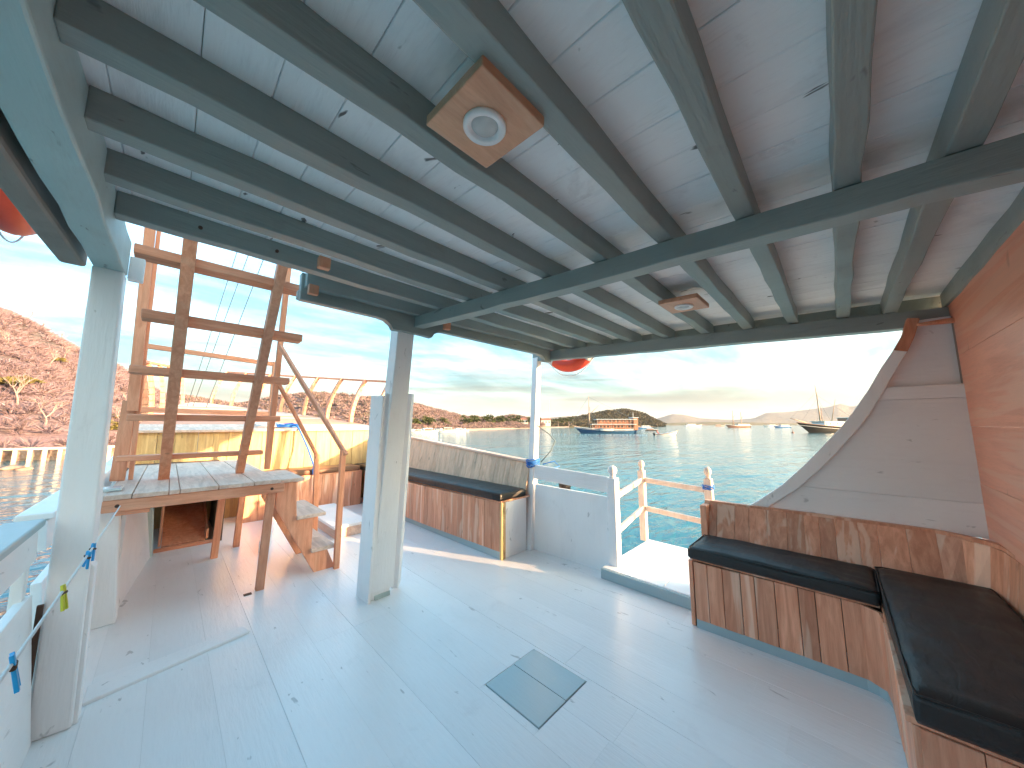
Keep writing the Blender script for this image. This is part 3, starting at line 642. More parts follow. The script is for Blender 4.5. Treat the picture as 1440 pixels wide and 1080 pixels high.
G().box(2.622, 2.642, -0.44, 0.727, 0.0, 0.390).build('back_board', M['darkwood'], cb)
G().box(1.52, 2.62, -0.44, -0.055, 0.374, 0.392).build('seat_board', M['plank'], cb, 0.002)
planking(cb, 'end_plank', M['plank'], lambda s: Vector((1.515, -0.078 - 0.36 * s, 0.0)), lambda s: Vector((1.515, -0.078 - 0.36 * s, 0.372)), 0.10, 0.014, 0.0015, 0.001, flip=False)
# backrest
BK = [Vector((2.66, 0.755, 0)), Vector((2.68, 0.2, 0)), Vector((2.68, -0.33, 0)), Vector((2.66, -0.40, 0)), Vector((2.60, -0.432, 0)), Vector((2.2, -0.44, 0)), Vector((1.50, -0.445, 0))]
_b = [0]
for a, b in zip(BK, BK[1:]): _b.append(_b[-1] + (b - a).length)
def backl(s, z, lean=0.0):
    d = s * _b[-1]; p = Vector([float(np.interp(d, _b, [q[i] for q in BK])) for i in range(3)])
    k = 1.0 if d < 1.05 else max(0.0, 1 - (d - 1.05) / 0.15); p.x += lean * k; p.y -= 0.03 * (1 - k) * (lean / 0.09 if lean else 0); p.z = z; return p
planking(cb, 'back_plank', M['plank'], lambda s: backl(s, 0.392), lambda s: backl(s, 0.645 + 0.015 * s, 0.09), 0.085, 0.014, 0.001, 0.0012, flip=True, nail=0.07)
pts = [backl(i / 40, 0.652 + 0.015 * i / 40, 0.095) for i in range(41)]
g = G()
for i, p in enumerate(pts):
    q = pts[min(40, i + 1)] - pts[max(0, i - 1)]; nn = Vector((q.y, -q.x, 0)).normalized()
    for z in (-0.008, 0.010): g.v += [tuple(p + nn * 0.012 + Vector((0, 0, z))), tuple(p - nn * 0.02 + Vector((0, 0, z)))]
for i in range(40):
    a = 4 * i; g.f += [(a, a + 4, a + 6, a + 2), (a + 2, a + 6, a + 7, a + 3), (a + 1, a + 3, a + 7, a + 5), (a, a + 1, a + 5, a + 4)]
g.build('cap_rail', M['plank'], cb)

def cushion(name, corners, z0, h, mat, label, group, puff=0.012, seed=0, rnd=0.016):
    """box cushion over a four-cornered outline, soft edges, slightly domed and creased"""
    nx, ny, nz = 40, 22, 6; g = G(); a, b, c, d = [Vector((*p, 0)) for p in corners]
    def pt(u, v): return a.lerp(b, u).lerp(d.lerp(c, u), v)
    idx = {}
    def vert(i, j, k):
        if (i, j, k) in idx: return idx[(i, j, k)]
        u, v, wz = i / nx, j / ny, k / nz; p = pt(u, v); L1 = (b - a).length; L2 = (d - a).length
        eu = min(u, 1 - u) * L1; ev = min(v, 1 - v) * L2; ez = min(wz, 1 - wz) * h
        cen = pt(0.5, 0.5); out = Vector((p.x - cen.x, p.y - cen.y, 0)).normalized()
        rr = rnd
        top = max(0.0, rr - min(eu, ev)) / rr; side = max(0.0, rr * 0.8 - ez) / (rr * 0.8)
        dome = puff * (1 - max(abs(2 * u - 1), abs(2 * v - 1)) ** 4)
        z = z0 + h * wz + (dome if wz > 0.99 else 0)
        if wz > 0.99: z -= rr * 0.42 * top ** 2
        q = p.copy()
        if min(eu, ev) < 1e-6: q -= out * (rr * 0.45 * side ** 2 - 0.006 * (1 - side))
        if min(eu, ev) < 1e-6 and wz > 0.99: z = z0 + h - rr * 0.42
        ns = noise.noise(Vector((p.x * 9 + seed, p.y * 9, wz * 3))) * 0.006
        cr = noise.noise(Vector((p.x * 26 + seed, p.y * 7, 3.3))) * 0.006 * (1.0 if min(eu, ev) < 0.12 else 0.35)
        q.z = z + (ns + cr if wz > 0.5 else 0)
        idx[(i, j, k)] = len(g.v); g.v.append(tuple(q)); return idx[(i, j, k)]
    for i in range(nx):
        for j in range(ny):
            g.f.append((vert(i, j, nz), vert(i + 1, j, nz), vert(i + 1, j + 1, nz), vert(i, j + 1, nz))); g.f.append((vert(i, j + 1, 0), vert(i + 1, j + 1, 0), vert(i + 1, j, 0), vert(i, j, 0)))
    for i in range(nx):
        for k in range(nz):
            g.f.append((vert(i, 0, k), vert(i + 1, 0, k), vert(i + 1, 0, k + 1), vert(i, 0, k + 1))); g.f.append((vert(i + 1, ny, k), vert(i, ny, k), vert(i, ny, k + 1), vert(i + 1, ny, k + 1)))
    for j in range(ny):
        for k in range(nz):
            g.f.append((vert(0, j + 1, k), vert(0, j, k), vert(0, j, k + 1), vert(0, j + 1, k + 1))); g.f.append((vert(nx, j, k), vert(nx, j + 1, k), vert(nx, j + 1, k + 1), vert(nx, j, k + 1)))
    t = thing(name, (pt(.5, .5).x, pt(.5, .5).y, z0), label, 'cushion', group)
    cov = g.build('cover', mat, t, 0, True)
    def lift(p): return Vector((p.x, p.y, z0 + h - rnd * 0.36))
    loop = []
    for p, q in ((a, b), (b, c), (c, d), (d, a)):
        for i in range(12): loop.append(lift(p.lerp(q, (i + 0.2) / 12)))
    cc = pt(.5, .5); loop = [Vector((cc.x + (p.x - cc.x) * 1.006, cc.y + (p.y - cc.y) * 1.006, p.z)) for p in loop]
    s = G().tube(loop, 0.0032, 6, True).build('piping', mat, cov, 0, True)
    return t
cushion('seat_cushion', [(2.285, 0.735), (2.285, -0.050), (2.645, -0.050), (2.625, 0.735)], 0.393, 0.066, M['vinyl'], 'long black vinyl seat cushion under the curved wing panel', 'black seat cushions', 0.006, 1)
cushion('seat_cushion', [(1.50, -0.425), (2.625, -0.415), (2.625, -0.058), (1.49, -0.075)], 0.393, 0.084, M['vinyl'], 'black vinyl seat cushion in the corner against the plywood wall', 'black seat cushions', 0.01, 5)

# ================================================================== FORWARD STARBOARD BENCH
t = thing('side_bench', (2.3, 3.7, 0), 'long plank bench along the starboard side beyond the slim post', 'bench'); sb = t
fx = lambda y: 2.185 - 0.03 * math.sin((y - 2.28) / 3.0 * math.pi) + 0.0 * y
Y0, Y1 = 2.29, 5.32
fl = lambda s, z: Vector((fx(Y0 + (Y1 - Y0) * s), Y0 + (Y1 - Y0) * s, z))
planking(sb, 'front_plank', M['plank'], lambda s: fl(s, 0.065), lambda s: fl(s, 0.49), 0.09, 0.014, 0.003, 0.001, flip=False, nail=0.07)
G().slab(fl(1, 0.001) + Vector((-0.012, 0, 0)), fl(0, 0.001) + Vector((-0.012, 0, 0)), fl(0, 0.066) + Vector((-0.012, 0, 0)), fl(1, 0.066) + Vector((-0.012, 0, 0)), 0.02).build('kick_board', M['trim'], sb, 0.002)
G().box(2.170, 2.222, 2.262, 2.288, 0, 0.49).build('corner_post', M['yellow'], sb, 0.004)
G().box(2.223, 2.512, 2.272, 2.288, 0, 0.49).build('end_panel', M['white'], sb, 0.003)
G().slab((2.17, 2.27, 0.505), (2.56, 2.27, 0.505), (2.60, 5.75, 0.505), (2.17, 5.75, 0.505), 0.014).build('seat_board', M['plank'], sb)
ztop = lambda y: float(np.interp(y, [2.2, 4.8, 5.9], [0.80, 0.985, 1.06]))
Y2, Y3 = 2.30, 5.75
planking(sb, 'back_plank', M['pale'], lambda s: Vector((2.535 + 0.03 * s, Y2 + (Y3 - Y2) * s, 0.506)), lambda s: Vector((2.615 + 0.06 * s, Y2 + (Y3 - Y2) * s, ztop(Y2 + (Y3 - Y2) * s))), 0.085, 0.014, 0.002, 0.0015, flip=False)
for ya, yb in ((2.30, 3.05), (3.052, 4.4), (4.402, 5.9)):
    G().bar((2.63 + (ya - 2.3) * 0.017, ya, ztop(ya) + 0.012), (2.63 + (yb - 2.3) * 0.017, yb, ztop(yb) + 0.012), 0.085, 0.026).build('cap_rail', M['lumberY'], sb, 0.005)
g = G().slab((2.72, 2.3, -0.05), (2.72, 5.9, -0.05), (2.70, 5.9, 1.04), (2.68, 2.3, 0.79), 0.03); g.build('outer_plank', M['white'], sb)
cushion('seat_cushion', [(2.155, 2.275), (2.50, 2.275), (2.52, 4.65), (2.13, 4.65)], 0.507, 0.07, M['vinyl'], 'long black cushion on the starboard bench beyond the slim post', 'black seat cushions', 0.008, 9)
cushion('seat_cushion', [(2.13, 4.67), (2.52, 4.67), (2.53, 5.66), (2.14, 5.66)], 0.507, 0.07, M['vinyl'], 'black cushion in the forward corner seen left of the centre post', 'black seat cushions', 0.008, 12)

# cross bench before the cabin front
t = thing('cross_bench', (1.4, 5.5, 0), 'plank bench across the deck below the sunlit cabin front', 'bench')
planking(t, 'front_plank', M['plank'], lambda s: Vector((0.72 + 1.42 * s, 5.34, 0.0)), lambda s: Vector((0.72 + 1.42 * s, 5.34, 0.49)), 0.12, 0.014, 0.002, 0.001)
G().box(0.72, 2.13, 5.33, 5.74, 0.491, 0.505).build('seat_board', M['lumberX'], t)
cushion('seat_cushion', [(0.72, 5.33), (2.10, 5.33), (2.10, 5.70), (0.72, 5.70)], 0.507, 0.07, M['brownvinyl'], 'brown cushion on the cross bench below the sunlit cabin front', 'seat cushions', 0.008, 15)

# ================================================================== PORT BULWARK
t = thing('port_bulwark', (-0.33, 2.5, 0), 'white port bulwark with an open slot below its broad cap rail', 'bulwark'); pb = t
for ya, yb in ((-0.52, 1.2), (1.202, 2.285), (2.43, 3.25), (3.37, 4.72)):
    G().slab((-0.262, ya, 0.0), (-0.262, yb, 0.0), (-0.315, yb, 0.55), (-0.315, ya, 0.55), 0.03).build('wall_board', M['whiteY'], pb, 0.003)
    G().slab((-0.318, ya, 0.675), (-0.318, yb, 0.675), (-0.325, yb, 0.795), (-0.325, ya, 0.795), 0.03).build('rail_board', M['whiteY'], pb, 0.003)
    G().bar((-0.335, yb - 0.04, 0.0), (-0.345, yb - 0.04, 0.79), 0.03, 0.05, (0, 1, 0)).build('upright', M['white'], pb, 0.003)
G().box(-0.335, -0.30, 4.9, 8.0, 0.0, 0.79).build('wall_board', M['whiteY'], pb, 0.003)
G().slab((-0.41, -0.55, 0.825), (-0.31, -0.55, 0.825), (-0.31, 2.29, 0.83), (-0.41, 2.29, 0.83), 0.028).build('cap_rail', M['trim'], pb, 0.006)
G().slab((-0.41, 2.43, 0.83), (-0.31, 2.43, 0.83), (-0.30, 5.2, 0.84), (-0.40, 5.2, 0.84), 0.028).build('cap_rail', M['whiteY'], pb, 0.006)
G().slab((-0.40, 5.2, 0.84), (-0.30, 5.2, 0.84), (-0.18, 8.6, 1.22), (-0.28, 8.6, 1.22), 0.028).build('cap_rail', M['whiteY'], pb, 0.006)
G().box(-0.300, -0.284, 2.286, 2.299, 0.0, 0.50).build('gap_filler', M['iron'], pb)
def rib(name, x0, x1, y0, y1, z1, lean, mat, label, capmat):
    t = thing(name, ((x0 + x1) / 2, y0, 0), label, 'frame timber', 'frame timbers of the port side')
    G().hexa([(x0, y0, 0), (x1, y0, 0), (x1, y1, 0), (x0, y1, 0), (x0 + lean, y0, z1), (x1 + lean * 1.5, y0, z1), (x1 + lean * 1.5, y1, z1), (x0 + lean, y1, z1)]).build('timber', mat, t, 0.01)
    G().hexa([(x0 + lean - .006, y0 - .006, z1), (x1 + lean * 1.5 + .006, y0 - .006, z1), (x1 + lean * 1.5 + .006, y1 + .006, z1), (x0 + lean - .006, y1 + .006, z1), (x0 + lean - .004, y0 - .004, z1 + .018), (x1 + lean * 1.5, y0 - .004, z1 + .018), (x1 + lean * 1.5, y1, z1 + .018), (x0 + lean, y1, z1 + .018)]).build('cap', capmat, t, 0.004)
    return t
r_ = rib('frame_timber', -0.262, -0.125, 3.25, 3.37, 0.79, -0.035, M['white'], 'white frame timber with a worn grey top beside the wooden landing', M['hatch'])
G().tube([(-0.215 + 0.012 * math.cos(q / 8 * 6.283), 3.243, 0.735 + 0.012 * math.sin(q / 8 * 6.283)) for q in range(8)], 0.003, 5, True).build('ring_bolt', M['iron'], r_)
G().slab((-0.145, 3.372, 0), (-0.01, 4.70, 0), (-0.10, 4.70, 0.70), (-0.145, 3.372, 0.70), 0.02).build('lining_board', M['white'], r_, 0.003)
rib('frame_timber', -0.12, -0.005, 4.60, 4.72, 0.66, -0.03, M['worn'], 'bare weathered frame timber beside the dark opening', M['worn'])
# clothes line with pegs
LA, LB = Vector((-0.132, 0.45, 0.87)), Vector((-0.165, 3.24, 0.715))
lp = lambda k: LA.lerp(LB, k) + Vector((0, 0, -0.012 * math.sin(k * math.pi)))
tag(G().tube([lp(i / 16 * 1.0) for i in range(17)], 0.003, 6).build('clothes_line', M['cord'], None, 0, True), 'thin white cord stretched along the port side', 'cord')
for k, mt, lb, rz in ((0.175, 'peg blue', 'blue clothes peg on the cord, lowest and nearest the camera', 0.2), (0.32, 'peg yellow', 'yellow clothes peg on the white cord', -0.3), (0.465, 'peg blue', 'blue clothes peg second from the upper end of the cord', 0.9), (0.512, 'peg blue', 'blue clothes peg at the upper end of the cord', -0.8)):
    p = lp(k); t = thing('clothes_peg', p, lb, 'clothes peg', 'clothes pegs on the white cord', rz)
    t.rotation_euler = (0.5 * rz, 0.7, rz)
    for s in (1, -1):
        local('jaw', M[mt], t, G().bar((-0.010, s * 0.003, 0.010), (0.034, s * 0.009, -0.026), 0.007, 0.005), 0.001)
    local('spring', M['iron'], t, G().tube([(0.004, -0.01, -0.002), (0.004, 0.01, -0.002)], 0.004, 8))

# ================================================================== WOODEN LANDING, LADDER, SIDE STEPS
t = thing('wooden_landing', (0.2, 3.8, 0), 'raw timber landing on legs at the foot of the ladder', 'landing'); ld = t
xs = [-0.235, -0.12, 0.035, 0.085, 0.275, 0.47, 0.63]
for i, (xa, xb) in enumerate(zip(xs, xs[1:])):
    G().box(xa + 0.002, xb - 0.002, 3.085 + random.uniform(-.008, .008), 5.15, 0.758, 0.785 + random.uniform(-.002, .002)).build('top_board', M['lumberY'], ld, 0.003)
G().bar((-0.235, 3.115, 0.722), (0.66, 3.115, 0.722), 0.045, 0.07).build('front_beam', M['lumberX'], ld, 0.005)
G().bar((-0.235, 4.42, 0.722), (0.66, 4.42, 0.722), 0.045, 0.07).build('rear_beam', M['lumberX'], ld, 0.005)
G().bar((-0.18, 3.12, 0.675), (-0.04, 3.12, 0.675), 0.05, 0.022).build('cleat', M['lumberX'], ld, 0.003)
for xx in (-0.175, 0.58): G().tube([(xx, 3.096, 0.722), (xx, 3.088, 0.722)], 0.010, 10).build('bolt_head', M['iron'], ld)
G().bar((0.565, 3.150, 0), (0.59, 3.150, 0.757), 0.05, 0.05, (0, 1, 0)).build('leg', M['lumber'], ld, 0.004)
G().bar((0.565, 4.385, 0), (0.585, 4.385, 0.757), 0.05, 0.05, (0, 1, 0)).build('leg', M['lumber'], ld, 0.004)
G().bar((0.385, 4.165, 0.0), (0.405, 4.165, 0.757), 0.05, 0.06, (0, 1, 0)).build('leg', M['lumber'], ld, 0.004)
# ladder
t = thing('roof_ladder', (0.2, 3.7, 0.785), 'broad raw timber ladder climbing from the landing to the roof', 'ladder'); la = t
lad = lambda z: 3.78 - (z - 0.785) * 0.80
for xa, xb, wd in ((0.005, -0.005, 0.062), (0.462, 0.44, 0.055)):
    G().bar((xa, lad(0.787), 0.787), (xb, lad(2.32), 2.32), wd, 0.085).build('stringer', M['lumber'], la, 0.004)
for z, xa, xb, th in ((2.19, -0.22, 0.655, 0.055), (1.89, -0.175, 0.665, 0.055), (1.575, -0.21, 0.655, 0.05), (1.27, -0.205, 0.660, 0.045), (0.975, -0.245, 0.60, 0.038)):
    y = lad(z) + 0.085
    G().hexa([(xa, y - 0.06, z - th), (xb, y - 0.06, z - th), (xb, y + 0.06, z - th), (xa, y + 0.06, z - th), (xa, y - 0.06, z), (xb, y - 0.06, z), (xb, y + 0.06, z), (xa, y + 0.06, z)]).build('tread', M['lumberX'], la, 0.006)
t = thing('ladder_guard', (0.2, 3.9, 0.785), 'upright posts and thin rails standing behind the ladder', 'railing'); lg = t
G().bar((-0.235, 3.86, 0.787), (-0.225, 3.86, 1.38), 0.075, 0.05, (0, 1, 0)).build('post', M['lumber'], lg, 0.004)
G().bar((-0.205, 3.80, 1.30), (-0.235, 3.70, 2.75), 0.06, 0.05, (0, 1, 0)).build('post', M['lumber'], lg, 0.004)
G().bar((-0.17, 3.87, 0.787), (-0.19, 3.75, 2.75), 0.025, 0.03, (0, 1, 0)).build('post', M['lumber'], lg, 0.004)
G().bar((0.672, 3.86, 0.787), (0.69, 3.76, 2.75), 0.045, 0.045, (0, 1, 0)).build('post', M['lumber'], lg, 0.004)
for za, zb, yy in ((1.98, 1.93, 4.9), (1.345, 1.325, 4.9)):
    G().bar((-0.24, yy, za), (0.83, yy, zb), 0.03, 0.05).build('rail', M['lumberX'], lg, 0.004)
G().bar((0.84, 4.9, 0.787), (0.84, 4.9, 1.96), 0.04, 0.04, (0, 1, 0)).build('post', M['lumber'], lg, 0.004)
G().bar((-0.25, 4.9, 0.787), (-0.25, 4.9, 2.0), 0.04, 0.04, (0, 1, 0)).build('post', M['lumber'], lg, 0.004)
# side steps
t = thing('side_steps', (0.85, 3.4, 0), 'short flight of raw timber steps descending beside the landing', 'steps'); ss = t
for xa, xb, z in ((0.635, 0.81, 0.775), (0.775, 0.985, 0.475), (0.895, 1.07, 0.195)):
    for ya, yb in ((3.155, 3.46), (3.464, 3.80)): 
        G().box(xa, xb, ya, yb, z - 0.03, z + random.uniform(-.002, .002)).build('tread', M['lumberY'], ss, 0.005)
for yy, nm in ((3.185, 'stringer'), (3.73, 'stringer')):
    G().prism([(0.63, yy, 0.74), (0.63, yy, 0.56), (0.93, yy, 0.0), (1.09, yy, 0.0), (1.02, yy, 0.16), (0.90, yy, 0.165), (0.90, yy, 0.44), (0.78, yy, 0.445), (0.76, yy, 0.74)], (0, 0.035, 0)).build(nm, M['lumber'], ss, 0.003)
G().bar((1.085, 3.14, 0), (1.085, 3.14, 0.975), 0.042, 0.042, (0, 1, 0)).build('rail_post', M['lumber'], ss, 0.004)
G().bar((1.105, 3.83, 0), (1.075, 3.83, 0.90), 0.045, 0.045, (0, 1, 0)).build('rail_post', M['lumber'], ss, 0.004)
G().bar((1.105, 3.12, 0.935), (0.665, 3.70, 1.93), 0.04, 0.03).build('hand_rail', M['lumber'], ss, 0.006)
G().bar((1.095, 3.83, 0.85), (0.70, 3.81, 1.58), 0.04, 0.03).build('hand_rail', M['lumber'], ss, 0.006)
# dark opening under the landing
t = thing('hold_entrance', (0.2, 4.75, 0), 'dark opening under the landing with a rough wooden box inside', 'hatchway')
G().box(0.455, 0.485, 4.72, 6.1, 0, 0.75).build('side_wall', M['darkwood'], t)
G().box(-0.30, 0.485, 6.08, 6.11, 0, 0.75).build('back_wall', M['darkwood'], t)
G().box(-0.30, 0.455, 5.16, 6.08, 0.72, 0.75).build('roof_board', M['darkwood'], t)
G().box(-0.005, 0.454, 4.70, 4.74, 0.001, 0.03).build('sill', M['lumberX'], t, 0.004)
G().slab((0.045, 4.80, 0.03), (0.36, 4.80, 0.03), (0.36, 5.5, 0.30), (0.045, 5.5, 0.30), 0.02).build('ramp_board', M['lumber'], t, 0.003)
G().slab((0.045, 5.5, 0.30), (0.36, 5.5, 0.30), (0.36, 5.62, 0.60), (0.045, 5.62, 0.60), 0.02).build('box_back', M['lumber'], t, 0.003)
for xx in (0.02, 0.362): G().prism([(xx, 4.79, 0.03), (xx, 5.62, 0.30), (xx, 5.64, 0.61), (xx, 4.9, 0.45)] if xx < 0.1 else [(xx, 4.79, 0.03), (xx, 5.62, 0.30), (xx, 5.64, 0.34), (xx, 4.8, 0.12)], (0.02, 0, 0)).build('box_side', M['lumber'], t, 0.003)
# low white box on the fore deck
t = thing('deck_box', (1.5, 4.4, 0), 'low white painted box on the deck before the cross bench', 'box')
G().box(1.32, 1.66, 3.92, 5.05, 0, 0.10).build('body', M['lumberY'], t, 0.006); G().box(1.30, 1.68, 3.90, 5.07, 0.101, 0.13).build('lid', M['white'], t, 0.005)
tag(G().bar((0.72, 3.98, 0.06), (1.02, 5.2, 0.06), 0.08, 0.12).build('deck_timber', M['white'], None, 0.01), 'white painted timber lying on the deck behind the side steps', 'timber')

# ================================================================== CABIN AND BOW
t = thing('cabin', (1.2, 5.8, 0), 'low cabin with a yellow plank front and a planked top', 'cabin'); cab = t
CX0, CX1 = -0.26, 2.62
planking(cab, 'front_plank', M['yellow'], lambda s: Vector((CX0 + (CX1 - CX0) * s, 5.78, 0.0)), lambda s: Vector((CX0 + (CX1 - CX0) * s, 5.78, 1.125)), 0.165, 0.02, 0.003, 0.0015)
ry = np.linspace(5.72, 11.6, 19); rx = lambda y: (XP(y) + 0.12, XS(y) - 0.02); rz_ = lambda y: 1.135 + (y - 5.72) * 0.105
for ya, yb in zip(ry, ry[1:]):
    a0, a1 = rx(ya); b0, b1 = rx(yb); j = random.uniform(-.003, .003)
    G().slab((a0, ya + .003, rz_(ya) + j), (a1, ya + .003, rz_(ya) + j), (b1, yb - .003, rz_(yb) + j), (b0, yb - .003, rz_(yb) + j), 0.03).build('top_plank', M['lumberX'] if random.random() < .25 else M['lumberY'], cab, 0.003)
for s in (0, 1):
    g = G()
    for y in ry: x = rx(y)[s] + (0.02 if s == 0 else -0.02); g.v += [(x, y, 0.0), (x, y, rz_(y) - 0.03)]
    for i in range(len(ry) - 1): q = (2 * i, 2 * i + 2, 2 * i + 3, 2 * i + 1); g.f.append(q if s else q[::-1])
    g.build('side_wall', M['lumberY'], cab)
t = thing('bow_rail', (1.2, 8, 1.2), 'curved orange timber rail stanchions round the bow', 'railing'); br = t
def stan(x, y, z, out, h=0.85):
    g = G(); pts = []
    for i in range(9):
        k = i / 8; pts.append(Vector((x + out * (k ** 1.9), y, z + h * k)))
    for a, b in zip(pts, pts[1:]): g.bar(a, b + (b - a) * 0.08, 0.06, 0.085, (0, 1, 0))
    g.build('stanchion', M['lumber'], br); return pts[-1]
top = []
for y in (5.98, 6.75, 7.5, 8.25, 9.0, 9.8, 10.6, 11.3): top.append(stan(XS(y) - 0.03, y, rz_(y), 0.24, 0.83))
for a, b in zip(top, top[1:]): G().bar(a, b, 0.05, 0.04).build('rail', M['lumber'], br, 0.004)
topp = []
for y in (6.9, 7.9, 8.9, 9.9, 10.8): topp.append(stan(XP(y) + 0.12, y, rz_(y), -0.10, 0.83))
for a, b in zip(topp, topp[1:]): G().bar(a, b, 0.05, 0.04).build('rail', M['lumber'], br, 0.004)
# blue rope on the cabin top
t = thing('blue_rope', (1.3, 5.85, 1.15), 'tangle of blue and pale rope on the cabin top with one end hanging', 'rope')
def tangle(cx, cy, n, rx_, ry_, z, r, mat, seed):
    random.seed(seed); pts = []
    for i in range(n):
        a = i * 1.15; k = random.uniform(0.35, 1.0)
        pts.append((cx + math.cos(a) * rx_ * k, cy + math.sin(a) * ry_ * k, z + random.uniform(0.0, 0.03) + 0.105 * (math.sin(a) * ry_ * k)))
    sm = []
    for i in range(len(pts) - 1):
        for q in range(4): sm.append(Vector(pts[i]).lerp(Vector(pts[i + 1]), q / 4))
    G().tube(sm, r, 6).build('strand', mat, t, 0, True)
tangle(1.22, 6.0, 22, 0.24, 0.20, rz_(6.0) + 0.012, 0.011, M['blue'], 3)
tangle(1.0, 6.02, 20, 0.28, 0.22, rz_(6.02) + 0.012, 0.010, M['cord'], 5)
G().tube([(1.28, 5.9, 1.18), (1.31, 5.74, 1.19), (1.34, 5.69, 1.13), (1.42, 5.5, 0.86), (1.46, 5.30, 0.62), (1.47, 5.285, 0.5), (1.47, 5.28, 0.30)], 0.012, 8).build('hanging_end', M['blue'], t, 0, True)
G().lathe([(0.02, -0.05), (0.028, -0.02), (0.03, 0.02), (0.018, 0.05)], (1.465, 5.285, 0.56), 10).build('knot', M['blue'], t, 0, True)
random.seed(21)
# rigging wires from the bow to the masthead
for u0, v0, u1, v1, d1, lb in ((262, 575, 338, 340, 5.2, 'leftmost thin rigging wire slanting up behind the ladder'), (270, 575, 358, 335, 5.0, 'middle thin rigging wire slanting up behind the ladder'), (288, 578, 384, 330, 4.6, 'rightmost thin rigging wire slanting up behind the ladder')):
    a_ = far(u0, v0, 7.4); b_ = far(u1, v1, d1); b_ = a_ + (b_ - a_) * 2.2
    tag(G().tube([a_, b_], 0.006, 6).build('rigging_wire', M['cable']), lb, 'wire', 'rigging wires over the bow')

# ================================================================== LIFE RINGS
def life_ring(c, rot, label):
    t = thing('life_ring', c, label, 'life ring', 'orange life rings'); t.rotation_euler = rot
    Rr, rr = 0.30, 0.068
    ring = [(Rr * math.cos(2 * math.pi * i / 48), Rr * math.sin(2 * math.pi * i / 48), 0) for i in range(48)]
    local('ring', M['orange'], t, G().tube(ring, rr, 16, True), 0, True)
    for q in range(4):
        a0 = math.pi / 4 + q * math.pi / 2
        seg = [(Rr * math.cos(a0 + s * 0.03), Rr * math.sin(a0 + s * 0.03), 0) for s in range(-3, 4)]
        local('band', M['band'], t, G().tube(seg, rr + 0.003, 16), 0, True)
    rp = []
    for i in range(96):
        a0 = 2 * math.pi * i / 96; sag = abs(math.sin(2 * (a0 - math.pi / 4))); rad = Rr + rr + 0.006 + 0.035 * sag
        rp.append((rad * math.cos(a0), rad * math.sin(a0), 0.0))
    local('grab_line', M['cord'], t, G().tube(rp, 0.004, 5, True), 0, True)
life_ring((3.04, 2.08, 2.14), (0.0, R(90), 0.0), 'orange life ring hanging outside the roof edge by the slim post')
life_ring((-0.60, 2.64, 2.45), (0, R(90), 0), 'orange life ring hanging outside the port eave')

# ================================================================== SHORE: seawall, rocks, trees, houses, boats
M['stone'] = ground_mat('rubble stone', (0.30, 0.19, 0.15), (0.46, 0.32, 0.26), (0.2, 0.13, 0.1), 3.0)
M['concrete'] = plain('pale concrete', (0.62, 0.52, 0.40), 0.8, 0.2, 0.3, 6)
t = thing('seawall', far(60, 640, 27), 'low seawall with pale posts and rail at the foot of the near hill', 'seawall')
sw = [far(u, 600, d) for u, d in ((-420, 24.0), (-150, 24.6), (0, 25.6), (85, 26.6), (175, 29), (235, 33), (290, 40))]
for p in sw: p.z = SEA
swl = resample(sw, 90)
for i, (a_, b_) in enumerate(zip(swl, swl[1:])):
    if i % 2 == 0:
        G().box(a_.x - 0.10, a_.x + 0.10, a_.y - 0.10, a_.y + 0.10, SEA - 0.3, SEA + 0.86).build('post', M['concrete'], t)
for i in range(0, 88, 8):
    G().bar(swl[i] + Vector((0, 0, 0.93)), swl[i + 8] + Vector((0, 0, 0.93)), 0.26, 0.16).build('rail_beam', M['concrete'], t)
inn = [p + Vector((p.x, p.y, 0)).normalized() * 0.9 for p in swl]
g = G()
for i, p in enumerate(inn):
    for z in (-0.3, 0.15, 0.5, 0.85): g.v.append((p.x + random.uniform(-.12, .12), p.y + random.uniform(-.12, .12), SEA + z + random.uniform(-.05, .05)))
for i in range(len(inn) - 1):
    for k in range(3): a0 = 4 * i + k; g.f.append((a0, a0 + 4, a0 + 5, a0 + 1))
g.build('rubble_face', M['stone'], t)
ORD = ('first', 'second', 'third', 'fourth', 'fifth', 'sixth', 'seventh', 'eighth', 'ninth', 'tenth', 'eleventh', 'twelfth', 'thirteenth')
def rock(name, c, r, label):
    g = G(); nu, nv = 10, 6
    for j in range(nv + 1):
        for i in range(nu):
            th = math.pi * j / nv; ph = 2 * math.pi * i / nu; d = Vector((math.sin(th) * math.cos(ph), math.sin(th) * math.sin(ph), math.cos(th)))
            k = r * (1 + 0.35 * noise.noise(d * 1.7 + Vector(c))); g.v.append((c[0] + d.x * k * 1.4, c[1] + d.y * k * 1.4, c[2] + d.z * k * 0.55))
    for j in range(nv):
        for i in range(nu): a0 = j * nu + i; b0 = j * nu + (i + 1) % nu; g.f.append((a0, b0, b0 + nu, a0 + nu))
    tag(g.build(name, M['stone'], None, 0, True), label, 'rock', 'rocks awash off the seawall')
p = far(15, 658, 21.5); rock('rock', (p.x, p.y, SEA + 0.05), 0.34, 'larger dark rock awash off the seawall')
p = far(34, 659, 21.3); rock('rock', (p.x, p.y, SEA + 0.03), 0.24, 'smaller sunlit rock awash off the seawall')
def on_hill(grid, u, t, back=0.5):
    cols = len(grid); rows = len(grid[0]); best = None
    j = int(t / (1 + back) * (rows - 1))
    for c in range(cols):
        p = grid[c][j] - EYE; f_ = p.dot(_F)
        if f_ <= 0: continue
        uu = 720 + F_PX * p.dot(_Rt) / f_
        if best is None or abs(uu - u) < best[0]: best = (abs(uu - u), grid[c][j])
    return best[1]
